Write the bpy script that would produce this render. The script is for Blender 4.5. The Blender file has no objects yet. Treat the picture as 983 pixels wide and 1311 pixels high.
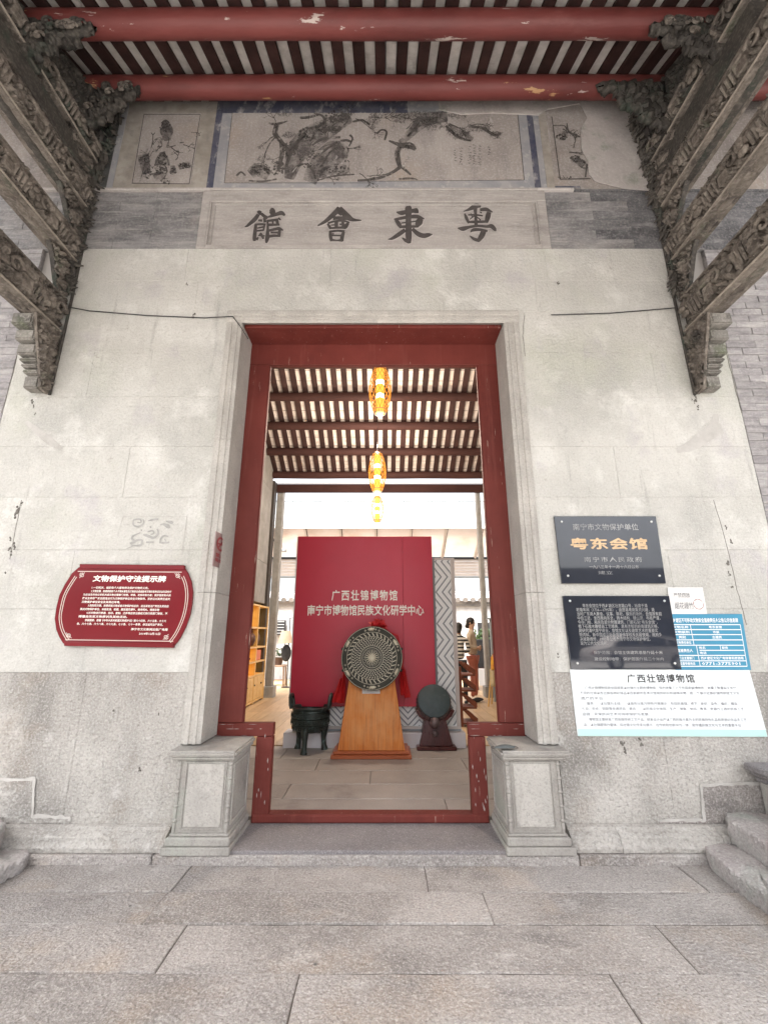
import bpy, bmesh, math, random
from mathutils import Vector, Matrix, noise
R = math.radians
SC = bpy.context.scene
COL = SC.collection
random.seed(7)

# ------------------------------------------------------------------ camera, sky, sun, exposure
F = 570.0; PITCH = R(15.3); CAM = Vector((.1, -3.42, 1.4))
cd = bpy.data.cameras.new('camera'); cam = bpy.data.objects.new('camera', cd); COL.objects.link(cam)
cd.sensor_fit = 'VERTICAL'; cd.sensor_height = 24; cd.lens = F / 1311 * 24
cd.clip_start = .05; cd.clip_end = 500
cam.location = CAM; cam.rotation_euler = (R(90) + PITCH, 0, 0)
SC.camera = cam
SUN_EL, SUN_AZ = R(66), R(192)          # azimuth from +Y: the sun stands behind the camera, a little left
wd = bpy.data.worlds.new('World'); SC.world = wd; wd.use_nodes = True
nt = wd.node_tree; nt.nodes.clear()
sky = nt.nodes.new('ShaderNodeTexSky'); sky.sky_type = 'NISHITA'; sky.sun_disc = False
sky.sun_elevation = SUN_EL; sky.sun_rotation = SUN_AZ; sky.dust_density = 6; sky.air_density = 1.0; sky.ozone_density = .6
bg = nt.nodes.new('ShaderNodeBackground'); bg.inputs[1].default_value = .15
hs = nt.nodes.new('ShaderNodeHueSaturation'); hs.inputs['Saturation'].default_value = .25
wo = nt.nodes.new('ShaderNodeOutputWorld')
nt.links.new(sky.outputs[0], hs.inputs['Color']); nt.links.new(hs.outputs[0], bg.inputs[0]); nt.links.new(bg.outputs[0], wo.inputs[0])
sd = bpy.data.lights.new('sun', 'SUN'); sd.energy = 2.6; sd.angle = R(12); sd.color = (1, .95, .88)
sun = bpy.data.objects.new('sun', sd); COL.objects.link(sun)
sun.rotation_euler = Vector((-math.sin(SUN_AZ) * math.cos(SUN_EL), -math.cos(SUN_AZ) * math.cos(SUN_EL), -math.sin(SUN_EL))).to_track_quat('-Z', 'Y').to_euler()
SC.view_settings.view_transform = 'Standard'; SC.view_settings.look = 'None'
SC.view_settings.exposure = 2.12; SC.view_settings.gamma = 1
SC.cycles.max_bounces = 10; SC.cycles.diffuse_bounces = 6

# ------------------------------------------------------------------ measuring: a pixel of the photograph to a point on a plane of the place
def ray(px, py):
    u = (px - 491.5) / F; v = (655.5 - py) / F
    return Vector((u, math.cos(PITCH) - v * math.sin(PITCH), math.sin(PITCH) + v * math.cos(PITCH)))
def aY(px, py, y=0.0):
    r = ray(px, py); return CAM + r * ((y - CAM.y) / r.y)
def aX(px, py, x):
    r = ray(px, py); return CAM + r * ((x - CAM.x) / r.x)
def aZ(px, py, z=0.0):
    r = ray(px, py); return CAM + r * ((z - CAM.z) / r.z)

# ------------------------------------------------------------------ materials
def lin(c):
    if isinstance(c, str):
        c = tuple(int(c[i:i + 2], 16) / 255 for i in (0, 2, 4))
        return tuple(x / 12.92 if x <= .04045 else ((x + .055) / 1.055) ** 2.4 for x in c)
    return tuple(c)
MATS = {}
def mat(name, base, second=None, scale=3, stretch=(1, 1, 1), rough=.75, bump=.2, bscale=40, speck=None, sscale=220, samt=.35,
        vary=.08, metal=0, layers=(), emis=None, estr=0, spec=.5, detail=6, alpha=None, bstretch=None, tile=None, bdist=.01, cont=False, trans=0, speck2=None):
    m = bpy.data.materials.new(name); m.use_nodes = True; MATS[name] = m
    t = m.node_tree; N = t.nodes; L = t.links
    b = N['Principled BSDF']
    tc = N.new('ShaderNodeTexCoord'); oi = N.new('ShaderNodeObjectInfo')
    ad = N.new('ShaderNodeVectorMath'); ad.operation = 'MULTIPLY_ADD'
    ad.inputs[1].default_value = (1, 1, 1)
    sc_ = N.new('ShaderNodeVectorMath'); sc_.operation = 'SCALE'; sc_.inputs[0].default_value = (31, 17, 23)
    if not cont: L.new(oi.outputs['Random'], sc_.inputs['Scale'])
    else: sc_.inputs['Scale'].default_value = 0
    L.new(tc.outputs['Object'], ad.inputs[0]); L.new(sc_.outputs[0], ad.inputs[2])
    def vec(st):
        if tuple(st) == (1, 1, 1): return ad.outputs[0]
        mp = N.new('ShaderNodeMapping'); mp.inputs['Scale'].default_value = st
        L.new(ad.outputs[0], mp.inputs[0]); return mp.outputs[0]
    def nz(s, st, d=detail, r=.6):
        n = N.new('ShaderNodeTexNoise'); n.inputs['Scale'].default_value = s; n.inputs['Detail'].default_value = d
        n.inputs['Roughness'].default_value = r; L.new(vec(st), n.inputs['Vector']); return n.outputs['Fac']
    def ramp(x, lo, hi):
        r = N.new('ShaderNodeMapRange'); r.inputs[1].default_value = lo; r.inputs[2].default_value = hi; r.clamp = True
        L.new(x, r.inputs[0]); return r.outputs[0]
    def mix(f, a, c, kind='MIX'):
        x = N.new('ShaderNodeMix'); x.data_type = 'RGBA'; x.blend_type = kind
        for sock, v in ((0, f), (6, a), (7, c)):
            if isinstance(v, (int, float)): x.inputs[sock].default_value = v
            elif isinstance(v, tuple): x.inputs[sock].default_value = (*v[:3], 1)
            else: L.new(v, x.inputs[sock])
        return x.outputs[2]
    c = lin(base)
    if second: c = mix(ramp(nz(scale, stretch), .35, .65), c, lin(second))
    for (lc, ls, lo, hi, lst) in layers:
        c = mix(ramp(nz(ls, lst, 8, .65), lo, hi), c, lin(lc))
    if tile:                                    # thin printed or mortar lines: (axis, spacing, width, colour)
        for (ax, spc, w, tcx) in tile:
            sx = N.new('ShaderNodeSeparateXYZ'); L.new(tc.outputs['Object'], sx.inputs[0])
            mm = N.new('ShaderNodeMath'); mm.operation = 'WRAP'; mm.inputs[1].default_value = 0; mm.inputs[2].default_value = spc
            L.new(sx.outputs[ax], mm.inputs[0])
            lt = N.new('ShaderNodeMath'); lt.operation = 'LESS_THAN'; lt.inputs[1].default_value = w; L.new(mm.outputs[0], lt.inputs[0])
            c = mix(lt.outputs[0], c, lin(tcx))
    if speck:
        s1 = nz(sscale, (1, 1, 1), 2, .5)
        f = ramp(s1, .5, .72); mu = N.new('ShaderNodeMath'); mu.operation = 'MULTIPLY'; mu.inputs[1].default_value = samt; L.new(f, mu.inputs[0])
        c = mix(mu.outputs[0], c, lin(speck))
    if speck2:
        f = ramp(nz(speck2[1], (1, 1, 1), 3, .6), .48, .70); mu = N.new('ShaderNodeMath'); mu.operation = 'MULTIPLY'; mu.inputs[1].default_value = speck2[2]; L.new(f, mu.inputs[0])
        c = mix(mu.outputs[0], c, lin(speck2[0]))
    if vary:
        h = N.new('ShaderNodeHueSaturation'); r = N.new('ShaderNodeMapRange')
        r.inputs[3].default_value = 1 - vary; r.inputs[4].default_value = 1 + vary
        L.new(oi.outputs['Random'], r.inputs[0]); L.new(r.outputs[0], h.inputs['Value'])
        if isinstance(c, tuple): h.inputs['Color'].default_value = (*c, 1)
        else: L.new(c, h.inputs['Color'])
        c = h.outputs[0]
    if isinstance(c, tuple): b.inputs['Base Color'].default_value = (*c, 1)
    else: L.new(c, b.inputs['Base Color'])
    b.inputs['Metallic'].default_value = metal; b.inputs['Specular IOR Level'].default_value = spec
    if bump:
        hgt = nz(bscale, bstretch or stretch, 5, .6)
        bp = N.new('ShaderNodeBump'); bp.inputs['Strength'].default_value = bump; bp.inputs['Distance'].default_value = bdist
        L.new(hgt, bp.inputs['Height']); L.new(bp.outputs[0], b.inputs['Normal'])
        rr = N.new('ShaderNodeMapRange'); rr.inputs[3].default_value = max(0, rough - .12); rr.inputs[4].default_value = min(1, rough + .12)
        L.new(hgt, rr.inputs[0]); L.new(rr.outputs[0], b.inputs['Roughness'])
    else: b.inputs['Roughness'].default_value = rough
    if emis:
        b.inputs['Emission Color'].default_value = (*lin(emis), 1); b.inputs['Emission Strength'].default_value = estr
    if alpha:                                   # alpha = (max, noise scale, lo, hi)
        f = ramp(nz(alpha[1], (1, 1, 1), 6, .65), alpha[2], alpha[3])
        mu = N.new('ShaderNodeMath'); mu.operation = 'MULTIPLY'; mu.inputs[1].default_value = alpha[0]; L.new(f, mu.inputs[0])
        L.new(mu.outputs[0], b.inputs['Alpha'])
    if trans:
        tr = N.new('ShaderNodeBsdfTranslucent'); mx = N.new('ShaderNodeMixShader'); mx.inputs[0].default_value = trans
        if isinstance(c, tuple): tr.inputs[0].default_value = (*c, 1)
        else: L.new(c, tr.inputs[0])
        L.new(b.outputs[0], mx.inputs[1]); L.new(tr.outputs[0], mx.inputs[2]); L.new(mx.outputs[0], N['Material Output'].inputs[0])
    return m
V2 = (1, 1, 1)
# stone
mat('granite_light', (.44, .43, .395), (.575, .56, .52), .9, rough=.85, bump=.6, bscale=34, bdist=.02, speck=(.27, .255, .23), sscale=58, samt=.28, vary=.016, cont=True, speck2=((.68, .665, .63), 80, .35),
    layers=[((.33, .325, .305), 1.3, .50, .78, (1, 1, .6)), ((.66, .65, .61), 2.6, .52, .70, V2), ((.43, .44, .36), .7, .52, .74, V2), ((.27, .26, .24), 4, .60, .78, (2.2, 1, .22)), ((.31, .285, .25), 11, .61, .78, V2), ((.40, .37, .395), 1.9, .57, .76, V2), ((.20, .185, .165), 24, .70, .78, V2)])
mat('granite_lower', (.385, .36, .33), (.53, .505, .465), 1.4, rough=.9, bump=.9, bscale=40, bdist=.025, speck=(.19, .175, .155), sscale=52, samt=.5, vary=.02, cont=True, speck2=((.68, .66, .62), 70, .5),
    layers=[((.255, .24, .22), 1.1, .47, .70, (1, 1, .5)), ((.66, .64, .61), 5, .57, .72, V2), ((.32, .27, .22), 2.2, .54, .72, V2), ((.20, .185, .165), 4.5, .58, .76, (1.8, 1, .3)), ((.56, .53, .49), 1.0, .52, .7, V2)])
mat('granite_trim', (.40, .38, .35), (.50, .475, .435), 3, rough=.85, bump=.6, bscale=45, bdist=.015, speck=(.24, .225, .205), sscale=70, samt=.45, vary=.015, cont=True,
    layers=[((.29, .27, .245), 2.4, .53, .78, (1.5, 1, .5)), ((.56, .54, .50), 8, .58, .75, V2)])
mat('granite_carved', (.31, .29, .265), (.42, .40, .365), 4, rough=.85, bump=.6, bscale=45, bdist=.012, speck=(.18, .17, .16), sscale=75, samt=.4, vary=.02, cont=True,
    layers=[((.21, .20, .185), 4, .53, .78, (1.3, 1, .6)), ((.30, .33, .28), 2, .55, .75, V2)])
mat('granite_floor', (.335, .305, .285), (.455, .42, .395), 1.5, rough=.72, bump=1.0, bscale=55, bdist=.022, speck=(.15, .135, .125), sscale=80, samt=.55, vary=.09, speck2=((.76, .72, .68), 100, .5),
    layers=[((.215, .195, .18), 1.0, .46, .66, V2), ((.41, .335, .27), 1.8, .53, .74, V2), ((.20, .185, .175), 4, .57, .73, (.5, 1, 1)), ((.07, .065, .06), 6, .69, .74, V2), ((.62, .595, .57), 4.5, .58, .78, V2), ((.17, .155, .14), 13, .64, .76, V2)])
mat('granite_dark', (.20, .185, .19), (.27, .25, .25), 3, rough=.7, bump=.7, bscale=80, bdist=.015, speck=(.42, .40, .40), sscale=110, samt=.7, vary=.03, speck2=((.09, .085, .085), 140, .6),
    layers=[((.30, .27, .25), 2, .55, .75, V2)])
mat('granite_inner', (.35, .315, .29), (.44, .40, .37), 2, rough=.6, bump=.3, bscale=80, speck=(.11, .095, .09), sscale=160, samt=.5, vary=.05,
    layers=[((0.195, 0.169, 0.156), 1.5, .55, .75, V2)])
mat('chiselled_stone', (.38, .34, .33), (.50, .47, .45), 5, rough=.9, bump=.9, bscale=50, bdist=.015, speck=(.20, .18, .17), sscale=80, samt=.5, vary=.05, speck2=((.66, .63, .61), 60, .5),
    layers=[((.33, .36, .32), 3, .5, .7, V2), ((.44, .33, .33), 4, .56, .75, V2)])
mat('mortar', (.44, .42, .39), (.56, .54, .51), 8, rough=.95, bump=.6, bscale=60)
mat('joint_filler', (.34, .32, .30), rough=.95, bump=0, vary=0)
mat('joint_dirt', (.13, .115, .10), rough=.95, bump=0, vary=0)
mat('slate_brick', (.17, .165, .17), (.30, .29, .285), 3, (1, 1, 5), rough=.85, bump=.8, bscale=16, bstretch=(1, 1, 5), vary=.03, cont=True, speck2=((.45, .43, .41), 45, .35),
    layers=[((.085, .085, .09), 1.5, .46, .70, (1, 1, 2.2)), ((.44, .42, .40), 3.5, .53, .75, (.6, 1, 5)), ((.33, .30, .28), 1.1, .5, .7, V2)])
mat('slate_dark', (.085, .085, .09), (.19, .185, .19), 2.4, (1, 1, 4), rough=.85, bump=.7, bscale=16, bstretch=(1, 1, 4), vary=.025, cont=True, speck2=((.40, .39, .38), 50, .4),
    layers=[((.34, .33, .32), 4, .55, .72, (1, 1, 3)), ((.05, .05, .055), 1.2, .48, .70, V2)])
mat('grey_brick', (.23, .215, .22), (.37, .35, .345), 5, (1, 1, 4), rough=.85, bump=.6, bscale=30, vary=.14, speck2=((.50, .48, .46), 45, .35),
    layers=[((.45, .43, .41), 2.6, .54, .74, (.6, 1, 3)), ((.13, .125, .13), 2, .55, .75, (1, 1, 3))])
mat('tablet_stone', (.335, .31, .29), (.43, .40, .375), 2, (1, 1, 5), rough=.85, bump=.7, bscale=14, bstretch=(.6, 1, 9), vary=.02, cont=True, speck2=((.54, .51, .48), 45, .35),
    layers=[((.25, .23, .215), 2.2, .52, .76, (1, 1, 2.5)), ((.50, .47, .44), 4, .56, .76, (.7, 1, 4))])
mat('plaster_patch', (.40, .365, .345), (.52, .48, .455), 2.4, rough=.9, bump=.6, bscale=24, vary=.02, cont=True, speck2=((.62, .59, .56), 40, .4),
    layers=[((.27, .285, .23), 3.2, .56, .72, V2), ((.30, .265, .245), 1.9, .52, .76, (1, 1, .4)), ((.22, .20, .19), 6, .62, .78, (1.5, 1, .4))])
mat('mural_ground', (.275, .245, .225), (.385, .35, .325), 2, rough=.9, bump=.5, bscale=30, vary=.02, cont=True, speck2=((.56, .53, .51), 45, .4),
    layers=[((.23, .21, .20), 2.6, .50, .74, (1.6, 1, .4)), ((.55, .52, .50), 8, .60, .78, (2.5, 1, .3)), ((.36, .30, .25), 1.5, .54, .74, V2)])
mat('mural_border', (0.264, 0.270, 0.288), (0.360, 0.348, 0.348), 5, rough=.9, bump=.2, bscale=50, vary=.03, layers=[((0.504, 0.480, 0.456), 14, .55, .75, V2)])
mat('mural_ochre', (.29, .26, .22), (.40, .37, .33), 6, rough=.9, bump=.2, bscale=50, vary=.02, layers=[((.24, .22, .20), 10, .5, .75, V2)])
mat('mural_navy', (.05, .055, .095), (.12, .12, .145), 6, rough=.85, bump=.2, bscale=50, vary=.02, layers=[((.36, .345, .34), 13, .53, .68, (1, 1, .5))])
mat('mural_dark', (.05, .052, .05), (.10, .10, .095), 6, rough=.9, bump=.3, bscale=50, vary=.02, layers=[((.26, .25, .23), 14, .58, .72, V2)])
mat('ink_dark', (.045, .038, .035), (.08, .07, .065), 20, rough=.9, bump=0, vary=0, alpha=(.96, 25, .25, .42))
mat('ink_mid', (.075, .065, .06), (.11, .10, .09), 20, rough=.9, bump=0, vary=0, alpha=(.88, 16, .32, .52))
mat('ink_wash', (.09, .08, .078), rough=.9, bump=0, vary=0, alpha=(.72, 9, .34, .62))
mat('ink_pale', (.50, .47, .44), rough=.9, bump=0, vary=0, alpha=(.7, 14, .42, .6))
mat('carved_script', (.05, .042, .04), (.085, .075, .07), 12, rough=.8, bump=.3, bscale=60, vary=0)
mat('mud', (.12, .11, .095), (.2, .185, .165), 30, rough=.95, bump=.5, bscale=60)
# timber and paint
mat('red_paint', (.13, .026, .020), (.17, .036, .028), 2, (1, 1, 1), rough=.6, bump=.3, bscale=11, bstretch=(3, 3, .2), vary=.03, cont=True, spec=.25,
    layers=[((.10, .020, .016), 1.6, .48, .76, V2), ((.21, .062, .05), 5, .56, .8, (3, 3, .2)), ((.42, .30, .25), 22, .66, .68, (2, 2, .12))])
mat('red_beam', (.13, .026, .023), (.20, .048, .042), 3, (.25, 1, 1), rough=.55, bump=.5, bscale=14, bstretch=(.2, 1, 1), vary=.03, cont=True,
    layers=[((.075, .018, .016), 2.0, .48, .72, (.3, 1, 1)), ((.24, .09, .08), 4, .56, .75, (.25, 1, 1)), ((.46, .27, .13), 5, .625, .64, (.3, 1, 1.4)), ((.50, .42, .38), 8, .635, .655, (.3, 1, 1.6))])
mat('maroon_wood', (.036, .018, .016), (.058, .028, .025), 6, rough=.8, bump=.3, bscale=30, vary=.2, spec=.25)
mat('maroon_beam', (.038, .015, .013), (.06, .024, .02), 3, (.3, 1, 1), rough=.75, bump=.3, bscale=20, bstretch=(.3, 1, 1), vary=.05, spec=.25)
mat('roof_tile_pale', (0.540, 0.520, 0.486), (0.702, 0.675, 0.641), 8, rough=.9, bump=.3, bscale=30, vary=.10, layers=[((0.351, 0.324, 0.297), 5, .55, .75, V2)])
mat('roof_tile_warm', (0.567, 0.493, 0.446), (0.756, 0.675, 0.628), 7, rough=.9, bump=.3, bscale=30, vary=.12,
    layers=[((0.405, 0.297, 0.243), 6, .58, .78, V2)], tile=[(1, .21, .009, (.13, .09, .08))])
mat('carved_wood', (.085, .070, .058), (.21, .18, .15), 8, rough=.8, bump=.9, bscale=38, bdist=.02, vary=.16, speck2=((.34, .30, .26), 38, .5),
    layers=[((.30, .265, .225), 7, .55, .72, V2), ((.030, .025, .022), 5, .53, .70, V2), ((.10, .115, .075), 3, .58, .74, V2)])
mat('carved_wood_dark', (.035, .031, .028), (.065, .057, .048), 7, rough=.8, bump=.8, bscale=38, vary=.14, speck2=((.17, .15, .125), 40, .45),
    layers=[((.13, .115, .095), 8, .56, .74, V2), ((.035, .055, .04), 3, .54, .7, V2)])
mat('carved_edge', (0.221, 0.189, 0.156), (0.325, 0.286, 0.240), 10, rough=.7, bump=.5, bscale=50, vary=.08, layers=[((0.091, 0.078, 0.065), 6, .55, .75, V2)])
mat('corbel_stone', (.15, .14, .125), (.25, .235, .21), 7, rough=.9, bump=1.0, bscale=34, bdist=.02, vary=.2, speck2=((.40, .38, .34), 50, .5), layers=[((.06, .055, .048), 6, .50, .70, V2), ((.15, .17, .11), 3, .55, .72, V2)])
mat('stand_wood', (.56, .165, .026), (.68, .25, .055), 5, (6, 1, .5), rough=.5, bump=.1, bscale=20, vary=.02, spec=.3, layers=[((.36, .10, .022), 6, .50, .72, (8, 1, .35)), ((.68, .36, .15), 1.6, .5, .8, V2)])
mat('stand_trim', (.34, .085, .03), (.42, .12, .045), 5, (.4, 1, 6), rough=.35, bump=.1, bscale=20, vary=.02)
mat('mahogany', (.055, .012, .012), (.085, .02, .018), 5, (4, 1, .6), rough=.3, bump=.1, bscale=20, vary=.03)
mat('shelf_wood', (.62, .36, .11), (.70, .44, .15), 4, (1, 1, 3), rough=.5, bump=.1, bscale=30, vary=.05)
mat('wood_floor', (.46, .31, .17), (.56, .40, .24), 3, (6, .6, 1), rough=.4, bump=.15, bscale=20, vary=.1, layers=[((.36, .22, .11), 4, .55, .75, (6, .5, 1))])
mat('rack_wood', (.13, .035, .018), (.20, .06, .03), 5, (1, 1, 3), rough=.45, bump=.15, bscale=30, vary=.1)
mat('stool_wood', (.20, .12, .07), (.27, .17, .10), 5, (1, 1, 3), rough=.5, bump=.1, bscale=30)
# metals and small things
mat('bronze_dark', (.028, .029, .023), (.045, .045, .036), 8, rough=.5, bump=.3, bscale=60, metal=.3, vary=.02)
mat('bronze_relief', (.60, .56, .44), (.50, .46, .35), 26, rough=.5, bump=.2, bscale=90, metal=.1, vary=.02)
mat('bronze_green', (.03, .04, .036), (.055, .07, .062), 10, rough=.4, bump=.5, bscale=50, metal=.4, vary=.02, layers=[((.16, .24, .23), 16, .56, .7, V2), ((.015, .016, .017), 4, .5, .7, V2)])
mat('drum_head', (.035, .055, .06), (.06, .085, .09), 6, rough=.55, bump=.3, bscale=40, vary=.02, layers=[((.10, .13, .13), 14, .6, .75, V2)])
mat('drum_body', (.09, .065, .065), (.16, .12, .12), 10, rough=.4, bump=.3, bscale=60, metal=.2, vary=.02)
mat('panel_red', (.47, .018, .045), (.52, .026, .058), .7, rough=.38, bump=.02, bscale=10, vary=.01)
mat('panel_side', (.62, .58, .57), rough=.5, bump=0, vary=0)
mat('lettering_pale', (.86, .83, .76), rough=.5, bump=0, vary=0)
mat('white_board', (.74, .78, .80), rough=.35, bump=0, vary=0)
mat('zigzag_white', (.86, .88, .88), rough=.5, bump=.05, bscale=80, vary=0)
mat('zigzag_grey', (.27, .30, .32), rough=.5, bump=.05, bscale=80, vary=0)
mat('white_plinth', (.68, .66, .68), (.60, .58, .60), 2, rough=.5, bump=.05, bscale=30, vary=0)
mat('plaque_red', (.15, .006, .010), (.18, .009, .014), 2, rough=.22, bump=0, vary=0, spec=.35)
mat('plaque_line', (.62, .52, .46), rough=.4, bump=0, vary=0)
mat('plaque_black', (.020, .023, .032), (.032, .036, .048), 1.6, rough=.035, bump=0, vary=0, spec=.8)
mat('engraving_pale', (.42, .42, .41), (.24, .24, .24), 5, rough=.6, bump=0, vary=0)
mat('engraving_gold', (.66, .46, .27), (.52, .36, .2), 20, rough=.5, bump=.1, bscale=100, vary=0)
mat('screw', (.75, .75, .73), rough=.3, bump=0, metal=.6, vary=0)
mat('blue_board', (.03, .215, .345), (.04, .25, .39), 2, rough=.45, bump=0, vary=0)
mat('white_print', (.75, .78, .80), rough=.5, bump=0, vary=0)
mat('grey_print', (.07, .07, .08), rough=.6, bump=0, vary=0)
mat('black_print', (.035, .035, .035), rough=.6, bump=0, vary=0)
mat('paper_white', (.72, .71, .69), (.66, .65, .63), 6, rough=.7, bump=.15, bscale=12, vary=0)
mat('stamp_red', (.55, .30, .28), rough=.7, bump=0, vary=0, alpha=(.7, 60, .35, .6))
mat('mint_print', (.46, .68, .64), rough=.4, bump=0, vary=0)
mat('sign_plate', (.30, .22, .22), (.35, .26, .26), 8, rough=.4, bump=0, vary=0)
mat('sign_red', (.30, .03, .04), rough=.5, bump=0, vary=0)
mat('faint_grey', (.30, .295, .275), (.40, .39, .37), 20, rough=.8, bump=0, vary=0)
mat('cable', (.02, .02, .02), rough=.6, bump=0, vary=0)
mat('mask_cloth', (.085, .095, .095), (.11, .12, .12), 20, rough=.85, bump=.3, bscale=100)
mat('lantern_bamboo', (.36, .13, .018), (.46, .19, .035), 30, rough=.7, bump=.2, bscale=80, emis=(1, .40, .05), estr=.12, spec=.1)
mat('lantern_tube', (.45, .26, .06), rough=.7, bump=0, vary=0, emis=(1, .50, .07), estr=.34, spec=.1)
mat('lantern_bulb', (1, .9, .7), rough=.5, bump=0, vary=0, emis=(1, .78, .40), estr=2.2)
mat('ribbon_red', (.52, .012, .015), (.40, .01, .012), 15, rough=.6, bump=.4, bscale=40, vary=.05)
mat('white_frame', (.62, .58, .55), (.55, .50, .48), 3, rough=.5, bump=.1, bscale=20, vary=.03)
mat('canopy_sheet', (.74, .66, .60), (.80, .73, .67), 1.5, rough=.5, bump=.05, bscale=10, vary=.05, trans=.6, layers=[((.60, .48, .40), 1.2, .5, .8, V2)])
mat('frosted_pane', (.86, .88, .89), (.80, .83, .84), 1, rough=.3, bump=0, vary=.02, trans=.5)
mat('dark_metal', (.03, .03, .032), rough=.4, bump=0, vary=0, metal=.5)
mat('black_cloth', (.02, .02, .022), (.035, .035, .038), 10, rough=.9, bump=.3, bscale=50)
mat('skin', (.52, .32, .23), rough=.55, bump=0, vary=0)
mat('hair', (.012, .009, .008), rough=.5, bump=.3, bscale=60, vary=0)
mat('beige_cloth', (.60, .50, .39), (.54, .44, .34), 6, rough=.85, bump=.2, bscale=30, vary=0)
mat('coral_cloth', (.55, .20, .15), rough=.85, bump=.2, bscale=30, vary=0)
mat('striped_cloth', (.60, .58, .54), rough=.85, bump=0, vary=0, tile=[(2, .07, .032, (.02, .02, .025))])
mat('leaf', (.03, .06, .025), (.05, .09, .03), 20, rough=.6, bump=0, vary=.2)
mat('clay', (.10, .06, .045), rough=.7, bump=.1)
mat('lamp_shade', (.42, .31, .22), (.36, .26, .18), 10, rough=.8, bump=.2, bscale=60)
mat('yard_wall', (.52, .53, .54), (.62, .62, .63), 1.5, rough=.9, bump=.2, bscale=20, layers=[((.30, .31, .33), 2, .52, .75, (1.5, 1, .5))])
mat('coping_tile', (.34, .34, .35), (.44, .44, .45), 4, rough=.85, bump=.2, bscale=40, vary=.12)
mat('inner_wall', (.23, .215, .20), (.32, .30, .28), 3, rough=.85, bump=.4, bscale=40, layers=[((.45, .43, .41), 12, .62, .75, V2)])
mat('post_stone', (.27, .26, .245), (.36, .35, .33), 6, rough=.85, bump=.3, bscale=50)
mat('dark_trim', (.035, .028, .024), (.05, .04, .035), 6, rough=.5, bump=.2, bscale=30)
mat('cloth_yellow', (.75, .42, .05), (.6, .25, .05), 12, rough=.8, bump=.3, bscale=40, vary=.1)
mat('cloth_cream', (.62, .54, .38), (.55, .44, .25), 14, rough=.8, bump=.3, bscale=40, vary=.1)
mat('orange_goods', (.60, .12, .03), rough=.5, bump=0, vary=.1)
mat('dark_goods', (.06, .025, .018), (.12, .05, .03), 12, rough=.5, bump=.1, vary=.1)
mat('mirror_pale', (.62, .63, .65), rough=.3, bump=0, vary=0)
mat('yard_building', (.085, .085, .085), (.13, .125, .12), 1.5, rough=.9, bump=0, vary=0)
mat('asphalt', (.40, .385, .37), (.46, .445, .43), 2, rough=.9, bump=.3, bscale=60, vary=0)

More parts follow.
